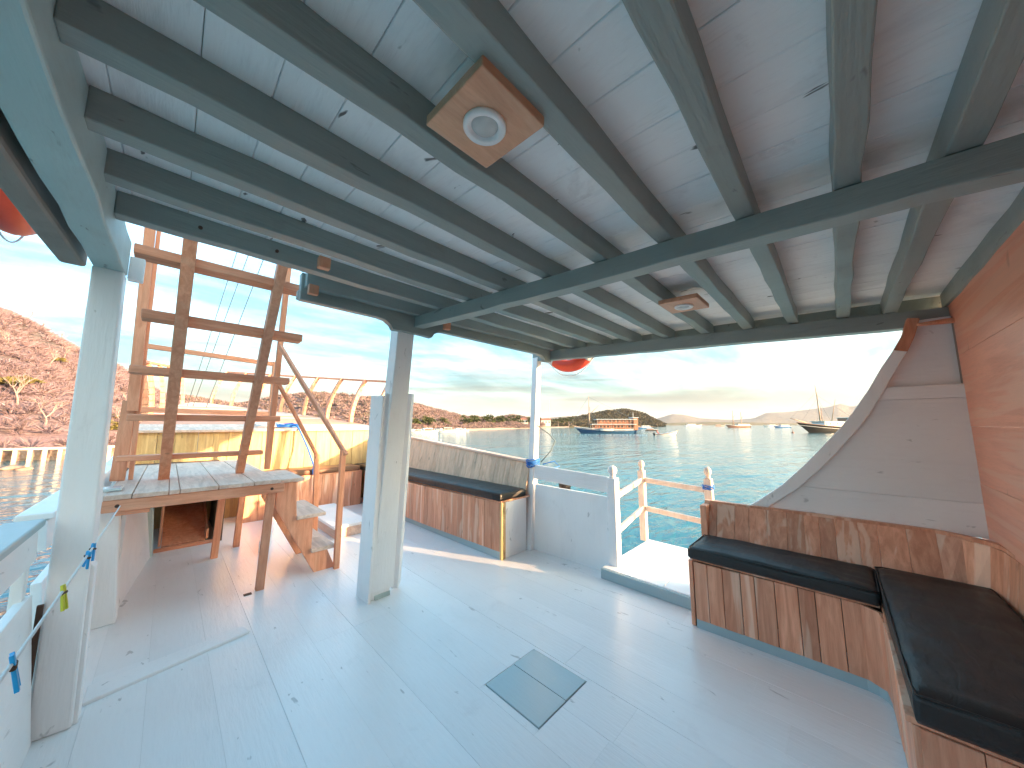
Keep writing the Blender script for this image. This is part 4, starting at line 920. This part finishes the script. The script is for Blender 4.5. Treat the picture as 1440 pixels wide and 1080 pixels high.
def bare_tree(p, h, seed):
    rnd = random.Random(seed); t = thing('bare_tree', (p.x, p.y, p.z - 0.1), 'pale leafless tree standing in the dry brush of the near hillside', 'tree', 'leafless trees on the near hillside')
    trunk = G(); crown = G()
    def grow(g, a, d, l, r, lev):
        b = a + d * l; mid = a.lerp(b, 0.5) + Vector((rnd.uniform(-1, 1), rnd.uniform(-1, 1), 0)) * l * 0.08
        g.tube([a, mid, b], [r, r * 0.8, r * 0.62], 5)
        if lev == 0: return
        for _ in range(rnd.choice((2, 3, 3))):
            nd = (d + Vector((rnd.uniform(-1, 1), rnd.uniform(-1, 1), rnd.uniform(-0.1, 0.7))) * 0.75).normalized()
            grow(crown, b, nd, l * rnd.uniform(0.62, 0.85), r * 0.6, lev - 1)
    grow(trunk, Vector((0, 0, 0)), Vector((rnd.uniform(-.2, .2), rnd.uniform(-.2, .2), 1)).normalized(), h * 0.32, h * 0.03, 4)
    local('trunk', M['twig'], t, trunk); local('crown', M['twig'], t, crown)
for i, (u, tt, h) in enumerate(((28, 0.10, 3.4), (58, 0.05, 3.0), (-40, 0.2, 3.2), (66, 0.28, 3.0), (10, 0.36, 2.8), (88, 0.44, 2.6), (165, 0.06, 3.2), (182, 0.2, 2.8), (40, 0.55, 2.6), (205, 0.3, 2.8), (20, 0.86, 2.4), (85, 0.97, 2.4), (60, 0.99, 2.2), (150, 0.92, 2.2), (232, 0.15, 3.0), (120, 0.03, 3.0))):
    bare_tree(on_hill(ngrid, u, tt), h, 100 + i)
def leafy(name, p, r, h, mat, seed, label, cat, group, blades=420, trunk=True, flat=0.8):
    rng = np.random.RandomState(seed); st = np.random.get_state(); np.random.seed(seed)
    t = thing(name, (p.x, p.y, p.z - 0.1), label, cat, group)
    k = 9; cc = rng.normal(size=(k, 3)) * [r * 0.45, r * 0.45, r * 0.22] + [0, 0, h - r * 0.6]
    tri = clump_tris(cc, rng.uniform(0.45, 0.75, k) * r, blades // k, 0.16, flat, -0.1)
    tri_cloud('crown', tri, mat, t)
    if trunk: local('trunk', M['twig'], t, G().tube([(0, 0, -0.2), (0.05, 0.03, (h - r) * 0.6), (0, 0, h - r * 0.7)], [0.05 * h, 0.04 * h, 0.03 * h], 6))
    np.random.set_state(st)
for i, (u, tt, r) in enumerate(((14, 0.16, 1.5), (76, 0.40, 1.1), (160, 0.06, 1.1), (165, 0.10, 0.9), (50, 0.62, 1.0))):
    leafy('yellow_bush', on_hill(ngrid, u, tt), r, r * 1.1, M['olive'], 40 + i, ('low yellow green bush just above the seawall at the left edge', 'small yellow green bush halfway up the near hill', 'broader yellow green bush at the seawall right of the broad port post', 'smaller yellow green bush just above the seawall right of the broad port post', 'yellow green bush high on the near hill')[i], 'bush', 'yellow green bushes on the near hillside', 360, False, 0.55)
for i, (u, d, r) in enumerate(((585, 126, 2.6), (600, 134, 3.0), (627, 148, 2.8), (655, 168, 3.4), (668, 180, 4.0), (686, 200, 4.4), (700, 220, 4.6), (712, 236, 4.4), (726, 250, 5.0), (742, 264, 4.6), (752, 275, 5.0), (785, 318, 5.0), (800, 330, 5.6))):
    p = far(u, 600, d); p.z = SEA + 1.2
    leafy('shore_tree', p, r, r * 1.6, M['leaf'], 70 + i, 'green leafy tree on the far beach, %s from the left' % ORD[i], 'tree', 'green trees along the far beach', 300)
M['roofred'] = plain('terracotta roof', (0.35, 0.13, 0.08), 0.8); M['housewhite'] = plain('house wall', (0.72, 0.66, 0.60), 0.8)
M['glass'] = plain('dark glass', (0.04, 0.05, 0.06), 0.15)
def house(u, d, w_, dpt, h, z, label):
    p = far(u, 600, d); t = thing('house', (p.x, p.y, SEA + z), label, 'house', 'small houses above the far beach', -R(YAW))
    local('wall', M['housewhite'], t, G().box(-w_ / 2, w_ / 2, 0, dpt, -1.5, h))
    local('roof', M['roofred'], t, G().prism([(-w_ / 2 - .4, -0.5, h), (-w_ / 2 - .4, dpt + .5, h), (-w_ / 2 - .4, dpt / 2, h + dpt * 0.28)], (w_ + .8, 0, 0)))
    for i in range(3): x = -w_ / 2 + w_ * (i + 0.5) / 3; local('window', M['glass'], t, G().box(x - .5, x + .5, -0.03, 0.03, h * 0.35, h * 0.75))
house(736, 262, 7, 5, 3.4, 3.2, 'small white house with a red roof left of the slim post'); house(768, 300, 8, 6, 4.0, 2.6, 'small white house with a red roof right of the slim post')
p = far(773, 600, 320); t = thing('radio_mast', (p.x, p.y, SEA + 1), 'thin lattice radio mast on the far shore', 'mast')
g = G()
for a_, b_ in ((-1, -1), (1, -1), (0, 1)): g.bar((a_ * 0.5, b_ * 0.5, 0), (a_ * 0.1, b_ * 0.1, 21), 0.14, 0.14)
for i in range(14):
    k0, k1 = 1 - i / 17, 1 - (i + 1) / 17; g.bar((-0.5 * k0, -0.5 * k0, i * 1.4), (0.5 * k1, -0.5 * k1, (i + 1) * 1.4), 0.09, 0.09)
local('tower', M['band'], t, g); local('antenna', M['band'], t, G().tube([(0, 0, 20.5), (0, 0, 25)], 0.08, 5))

# ------------------------------------------------------------------ boats
def hull_mesh(Ln, B, fb_, sheer, keel=-0.5, rake=0.12, n=18, stern=0.7):
    """lofted hull, bow towards +X, waterline z=0; returns geometry and sheer-line function"""
    g = G(); m = 5
    def hb(s): return B / 2 * (1 - max(0, (s - 0.55) / 0.45) ** 2.2) * (stern + (1 - stern) * min(1, s / 0.25))
    def zs(s): return fb_ + sheer * (max(0, s - 0.35) / 0.65) ** 2 + sheer * 0.35 * max(0, (0.3 - s) / 0.3) ** 2
    for i in range(n + 1):
        s = i / n
        for sd in (1, -1):
            for k in range(m):
                q = k / (m - 1); z = keel + (zs(s) - keel) * q
                x = -Ln / 2 + Ln * s + rake * Ln * (q - 0.6) * max(0, (s - 0.6) / 0.4) - 0.03 * Ln * (1 - q) * max(0, (0.2 - s) / 0.2) * -1
                y = sd * hb(s) * (0.55 + 0.45 * q ** 0.6)
                g.v.append((x, y, z))
    for i in range(n):
        for sd in range(2):
            for k in range(m - 1):
                a0 = (i * 2 + sd) * m + k; b0 = ((i + 1) * 2 + sd) * m + k; q = (a0, b0, b0 + 1, a0 + 1); g.f.append(q[::-1] if sd == 0 else q)
        a0 = (i * 2) * m + m - 1; b0 = ((i + 1) * 2) * m + m - 1; g.f.append((a0, b0, b0 + m, a0 + m))
    g.f.append(tuple(range(0, m)) + tuple(range(2 * m - 1, m - 1, -1)))
    return g, hb, zs
def strake(Ln, hb, zs, rake, off, th, r, s0=0.0, s1=1.0, n=24):
    g = G()
    for sd in (1, -1):
        pts = []
        for i in range(n + 1):
            s = s0 + (s1 - s0) * i / n; x = -Ln / 2 + Ln * s + rake * Ln * 0.4 * max(0, (s - 0.6) / 0.4)
            pts.append((x, sd * (hb(s) + 0.02), zs(s) + off))
        g.tube(pts, r, 5)
    return g
bm = {}
for nm, col in (('navy', (0.02, 0.09, 0.20)), ('blackhull', (0.02, 0.018, 0.018)), ('bwhite', (0.72, 0.70, 0.68)), ('brownhull', (0.24, 0.12, 0.08)), ('teal', (0.10, 0.42, 0.45)), ('bblue', (0.05, 0.20, 0.45)), ('spar', (0.40, 0.25, 0.17)), ('cabinred', (0.36, 0.15, 0.09)), ('roofpale', (0.55, 0.62, 0.66)), ('skin', (0.35, 0.2, 0.14)), ('cloth', (0.5, 0.1, 0.08))):
    bm[nm] = plain('boat ' + nm, col, 0.5, 0.4, 0, 2)
def boat_at(name, u, d, heading, label, cat='boat', group=None):
    p = far(u, 600, d); return thing(name, (p.x, p.y, SEA), label, cat, group, heading)
ACROSS = -R(YAW)       # +X to the right as seen from the deck
def spar(t, a_, b_, r, name='mast', mat='spar', parent=None): local(name, bm[mat], parent or t, G().tube([a_, b_], [r, r * 0.5], 8), 0, True)
def deckhouse(t, x0, x1, y, z0, z1, nw, mat='cabinred', roofmat='roofpale', over=0.4, posts=False):
    if posts:
        wl = local('cabin', bm[mat], t, G().box(x0 + 0.4, x1 - 0.4, -y * 0.75, y * 0.75, z0, z1))
        g = G(); n = max(3, int((x1 - x0) / 1.4))
        for i in range(n + 1):
            for sd in (1, -1): xx = x0 + (x1 - x0) * i / n; g.bar((xx, sd * y, z0), (xx, sd * y, z1), 0.12, 0.12, (0, 1, 0))
        for sd in (1, -1): g.bar((x0, sd * y, z0 + 0.8), (x1, sd * y, z0 + 0.8), 0.08, 0.08)
        local('veranda', bm['spar'], t, g)
        yy = y * 0.75
    else: wl = local('cabin', bm[mat], t, G().box(x0, x1, -y, y, z0, z1)); yy = y
    local('roof', bm[roofmat], t, G().box(x0 - over, x1 + over, -y - over * 0.6, y + over * 0.6, z1, z1 + 0.16), 0.04)
    for sd in (1, -1):
        for i in range(nw):
            xx = x0 + (x1 - x0) * (i + 0.5) / nw; o = G().box(xx - 0.3, xx + 0.3, sd * yy - 0.02, sd * yy + 0.02, z0 + (z1 - z0) * 0.42, z0 + (z1 - z0) * 0.80)
            local('window', M['glass'], wl, o)
# blue two-decked schooner, bow to the left
t = boat_at('schooner', 853, 110, ACROSS + math.pi, 'two decked wooden schooner with a blue hull and one tall mast', 'schooner')
Ln = 19.0; g, hb, zs = hull_mesh(Ln, 4.6, 1.15, 0.85, rake=0.14)
hh = local('hull', bm['navy'], t, g, 0, True); local('rail', bm['bwhite'], hh, strake(Ln, hb, zs, 0.14, 0.0, 0.1, 0.11)); local('band', bm['bwhite'], hh, strake(Ln, hb, zs, 0.14, -0.35, 0.1, 0.05))
deckhouse(t, -8.6, 5.0, 1.9, 1.1, 2.75, 12, posts=True); deckhouse(t, -8.8, 3.4, 1.8, 2.95, 4.35, 10, posts=True)
local('stern_house', bm['cabinred'], t, G().box(-9.6, -8.2, -1.9, 1.9, 1.0, 4.9), 0.05); local('stern_roof', bm['roofpale'], t, G().box(-9.9, -8.0, -2.1, 2.1, 4.9, 5.06), 0.03)
spar(t, (5.6, 0, 1.2), (5.6, 0, 7.0), 0.30); spar(t, (5.6, 0, 6.6), (5.6, 0, 12.2), 0.12, 'topmast'); spar(t, (5.5, 0, 6.0), (2.2, 0, 9.2), 0.11, 'gaff'); spar(t, (8.6, 0, 1.9), (12.2, 0, 2.7), 0.16, 'bowsprit')
spar(t, (-8.8, 0, 5), (-8.8, 0, 6.8), 0.08, 'staff', 'bwhite')
dg, _, _ = hull_mesh(4.6, 1.2, 0.5, 0.25, -0.2, 0.1, 10); d_ = local('tender', bm['bwhite'], t, dg, 0, True); d_.location = (0.6, 2.55, 0.95)
local('rigging', M['cable'], t, G().tube([(5.6, 0, 11.8), (12.0, 0, 2.7)], 0.03, 4).tube([(5.6, 0, 11.8), (-8.0, 0, 5.0)], 0.03, 4).tube([(5.6, 0, 9), (3.8, 2.1, 1.6)], 0.03, 4).tube([(5.6, 0, 9), (3.8, -2.1, 1.6)], 0.03, 4))
# speedboat with a wake
t = boat_at('speedboat', 936, 88, ACROSS - 0.15, 'open white speedboat with raised bow crossing beside the blue schooner', 'speedboat')
g, hb, zs = hull_mesh(5.6, 1.7, 0.55, 0.45, -0.25, 0.16, 12); t.rotation_euler = (0, R(-7), ACROSS - 0.15)
hh = local('hull', bm['bwhite'], t, g, 0, True); local('rail', bm['brownhull'], hh, strake(5.6, hb, zs, 0.16, -0.12, 0.1, 0.05))
local('thwart', bm['spar'], t, G().box(-0.6, -0.3, -0.75, 0.75, 0.5, 0.6)); local('motor', bm['blackhull'], t, G().box(-3.1, -2.7, -0.25, 0.25, 0.1, 1.0), 0.08)
pr = thing('person', far(923.5, 600, 88.2), 'person in red sitting at the stern of the speedboat', 'person'); pr.location.z = SEA + 0.45; pr.rotation_euler = (0, 0, ACROSS)
def figure(t):
    me = bpy.data.meshes.new('body')
    V = [(0, 0, 0.15), (0, 0, 0.45), (0, 0, 0.62), (0, 0, 0.72), (0, 0, 0.86), (0.42, 0.12, 0.15), (0.42, -0.12, 0.15), (0.46, 0.12, -0.25), (0.46, -0.12, -0.25), (0, 0.2, 0.58), (0, -0.2, 0.58), (-0.12, 0.26, 0.32), (-0.12, -0.26, 0.32)]
    E_ = [(0, 1), (1, 2), (2, 3), (3, 4), (0, 5), (0, 6), (5, 7), (6, 8), (2, 9), (2, 10), (9, 11), (10, 12)]
    me.from_pydata(V, E_, []); o = bpy.data.objects.new('body', me); C.objects.link(o); o.parent = t
    m = o.modifiers.new('skin', 'SKIN'); rad = [.16, .15, .15, .06, .11, .09, .09, .06, .06, .07, .07, .05, .05]
    for sv, r in zip(me.skin_vertices[0].data, rad): sv.radius = (r, r)
    me.skin_vertices[0].data[0].use_root = True; o.modifiers.new('sub', 'SUBSURF').levels = 1; me.materials.append(bm['cloth']); return o
figure(pr)
m, tn, b = newmat('foam'); b.inputs['Base Color'].default_value = (0.75, 0.8, 0.82, 1); b.inputs['Roughness'].default_value = 0.7
g = G(); rndw = random.Random(4)
for u, d, k in [(908 - i * 4.2, 88 + i * 0.28, i) for i in range(36)]:
    p = far(u, 600, d); q = rndw.uniform(0.3, 1.0)
    for _ in range(3):
        c = p + Vector((rndw.uniform(-.5, .5), rndw.uniform(-.5, .5), 0)); r = rndw.uniform(.1, .4) * (1 - k / 50)
        ring = [(c.x + r * 1.8 * math.cos(a_ * 1.047) * math.cos(YAW), c.y + r * math.sin(a_ * 1.047), SEA + 0.01 + 0.06 * rndw.random()) for a_ in range(6)]
        n0 = len(g.v); g.v += ring + [(c.x, c.y, SEA + 0.16)]
        for a_ in range(6): g.f.append((n0 + a_, n0 + (a_ + 1) % 6, n0 + 6))
tag(g.build('boat_wake', m), 'white foam wake trailing behind the speedboat', 'wake', kind='stuff')
# two-masted schooner far off
def ketch(u, d, Ln, heading, label, hullmat, h1, cabmat='bwhite', group=None):
    t = boat_at('schooner', u, d, heading, label, 'schooner', group)
    g, hb, zs = hull_mesh(Ln, Ln * 0.23, Ln * 0.065, Ln * 0.05, rake=0.15); hh = local('hull', bm[hullmat], t, g, 0, True)
    local('rail', bm['bwhite'], hh, strake(Ln, hb, zs, 0.15, 0.0, 0.1, Ln * 0.006))
    deckhouse(t, -Ln * 0.42, Ln * 0.05, Ln * 0.085, Ln * 0.06, Ln * 0.125, 6, cabmat, 'roofpale', 0.3)
    for x, hk in ((Ln * 0.2, 1.0), (-Ln * 0.16, 0.92)):
        spar(t, (x, 0, 1), (x, 0, h1 * hk), Ln * 0.016); spar(t, (x, 0, h1 * hk * 0.58), (x - Ln * 0.13, 0, h1 * hk * 0.78), Ln * 0.009, 'gaff')
    spar(t, (Ln * 0.48, 0, Ln * 0.1), (Ln * 0.66, 0, Ln * 0.14), Ln * 0.007, 'bowsprit')
    return t
ketch(1038, 300, 24, ACROSS + math.pi + 0.2, 'far brown schooner with two slim masts at anchor', 'brownhull', 15)
# dark schooner on the right, bow to the left
t = boat_at('schooner', 1172, 118, ACROSS + math.pi + 0.2, 'black hulled schooner with tall masts and teal awnings, bow to the left', 'schooner')
Ln = 27.0; g, hb, zs = hull_mesh(Ln, 6.0, 1.9, 1.5, rake=0.20); hh = local('hull', bm['blackhull'], t, g, 0, True)
local('rail', bm['brownhull'], hh, strake(Ln, hb, zs, 0.20, 0.05, 0.1, 0.12)); local('band', bm['bwhite'], hh, strake(Ln, hb, zs, 0.20, -0.75, 0.1, 0.06))
deckhouse(t, -10.5, 6.5, 2.1, 1.9, 3.7, 11, 'bwhite', 'teal', 0.5); deckhouse(t, -11.5, -5.0, 2.0, 3.9, 5.0, 5, 'cabinred', 'teal', 0.4)
spar(t, (5.4, 0, 1.8), (5.8, 0, 13.8), 0.26); spar(t, (5.7, 0, 11.0), (6.2, 0, 16.6), 0.13, 'topmast'); spar(t, (4.6, 0, 3.5), (4.6, 0, 9.2), 0.14, 'derrick'); spar(t, (0.5, 0, 3.8), (-2.2, 0, 11.6), 0.15, 'boom')
spar(t, (11.8, 0, 3.4), (18.2, 0, 4.9), 0.22, 'bowsprit')
local('rigging', M['cable'], t, G().tube([(5.9, 0, 14), (18, 0, 4.9)], 0.03, 4).tube([(5.8, 0, 12), (13.5, 0, 3.8)], 0.03, 4).tube([(5.8, 0, 12), (3.5, 2.6, 2.2)], 0.03, 4).tube([(5.8, 0, 12), (3.5, -2.6, 2.2)], 0.03, 4).tube([(5.8, 0, 13), (-9, 0, 5.2)], 0.03, 4))
for x in (2.0, -4.0): local('fender', bm['bwhite'], t, G().lathe([(0.05, -0.6), (0.3, -0.4), (0.3, 0.4), (0.05, 0.6)], (x, -3.15 if True else 3, 0.9), 10), 0, True)
# smaller craft
def launch(u, d, Ln, heading, hullmat, cabmat, label, mastk=0.0):
    t = boat_at('motor_boat', u, d, heading, label, 'boat', 'small boats on the bay')
    g, hb, zs = hull_mesh(Ln, Ln * 0.24, Ln * 0.07, Ln * 0.05, rake=0.14, n=12); hh = local('hull', bm[hullmat], t, g, 0, True); local('rail', bm['bwhite'], hh, strake(Ln, hb, zs, 0.14, 0, 0.1, Ln * 0.008))
    deckhouse(t, -Ln * 0.38, Ln * 0.12, Ln * 0.085, Ln * 0.06, Ln * 0.17, 5, cabmat, 'roofpale', Ln * 0.02)
    if mastk: spar(t, (Ln * 0.16, 0, Ln * 0.1), (Ln * 0.16, 0, Ln * mastk), Ln * 0.007)
launch(916, 150, 5.5, ACROSS, 'blackhull', 'cabinred', 'small dark boat with a red cabin astern of the blue schooner')
launch(905, 230, 11, ACROSS + math.pi, 'bblue', 'bwhite', 'long low blue boat behind the blue schooner', 0.5)
launch(975, 420, 20, ACROSS, 'bwhite', 'bwhite', 'white ferry far off in front of the low coast')
launch(1100, 290, 14, ACROSS + math.pi, 'bblue', 'bwhite', 'blue and white boat just left of the black schooner', 0.45)
launch(1083, 380, 14, ACROSS + math.pi, 'bwhite', 'bwhite', 'pale boat far off left of the blue and white boat', 0.5)
launch(1012, 520, 14, ACROSS, 'spar', 'cabinred', 'tiny sunlit boat left of the far two masted schooner')
for i, (u, d, L_) in enumerate(((578, 106, 6), (590, 110, 5), (603, 113, 7), (618, 120, 6), (632, 128, 7), (646, 132, 6), (652, 138, 5))):
    t = boat_at('beached_boat', u, d, ACROSS + (0.5 * (i % 3) - 0.3), 'small white boat at the foot of the far hill, %s from the centre post' % ORD[i], 'boat', 'white boats along the far beach')
    g, hb, zs = hull_mesh(L_, L_ * 0.25, L_ * 0.09, L_ * 0.06, rake=0.14, n=10); local('hull', bm['bwhite'], t, g, 0, True)
    local('canopy', bm['roofpale'], t, G().box(-L_ * 0.3, L_ * 0.15, -L_ * 0.1, L_ * 0.1, L_ * 0.2, L_ * 0.23).box(-L_ * 0.28, -L_ * 0.27, -L_ * 0.1, L_ * 0.1, L_ * 0.05, L_ * 0.2).box(L_ * 0.12, L_ * 0.13, -L_ * 0.1, L_ * 0.1, L_ * 0.05, L_ * 0.2))
p = far(1114, 600, 112); tag(G().lathe([(0.02, -0.3), (0.3, -0.15), (0.36, 0.1), (0.3, 0.35), (0.06, 0.45), (0.05, 1.3), (0.01, 1.32)], (p.x, p.y, SEA), 14).build('mooring_buoy', bm['cabinred'], None, 0, True), 'small dark mooring buoy before the bow of the black schooner', 'buoy')
# tender lying alongside beyond the boarding step
t = thing('tender_boat', (4.35, 0.75, SEA), 'grey tender with a dark rubber rim alongside the boarding step', 'tender', None, R(100))
g, hb, zs = hull_mesh(2.6, 1.1, 0.75, 0.22, -0.2, 0.12, 12); hh = local('hull', bm['bwhite'], t, g, 0, True); local('rubber_rim', M['rubber'], hh, strake(2.6, hb, zs, 0.12, 0.0, 0.1, 0.05))
local('rope', M['blue'], t, G().tube([(1.2, 0, 1.0), (1.0, 0.1, 1.04), (0.7, -0.1, 1.0), (0.4, 0.05, 0.98)], 0.012, 6), 0, True)
t = thing('outboard_motor', (2.86, 2.06, 0.64), 'dark outboard motor stowed outside the white bulwark panel', 'outboard motor')
local('cowl', M['black'], t, G().lathe([(0.02, -0.10), (0.055, -0.09), (0.065, -0.02), (0.055, 0.03), (0.015, 0.05)], n=14), 0, True); local('bracket', M['lumber'], t, G().box(-0.12, 0.02, -0.05, 0.05, -0.13, -0.09), 0.01); local('leg', M['black'], t, G().box(-0.03, 0.03, -0.03, 0.03, -0.6, -0.131), 0.01)

# ------------------------------------------------------------------ sea air
g = G().box(-4500, 7000, -5500, 5500, SEA - 1.0, 215.0)
hzo = tag(g.build('haze', None), 'thin warm sea haze over the bay', 'haze', kind='stuff')
m = bpy.data.materials.new('sea haze'); m.use_nodes = True; tn = m.node_tree; tn.nodes.clear()
o_ = tn.nodes.new('ShaderNodeOutputMaterial'); pv = tn.nodes.new('ShaderNodeVolumePrincipled'); pv.inputs['Color'].default_value = (0.95, 0.90, 0.92, 1); pv.inputs['Density'].default_value = 0.00010; pv.inputs['Anisotropy'].default_value = 0.0
tn.links.new(pv.outputs[0], o_.inputs['Volume']); hzo.data.materials.append(m)
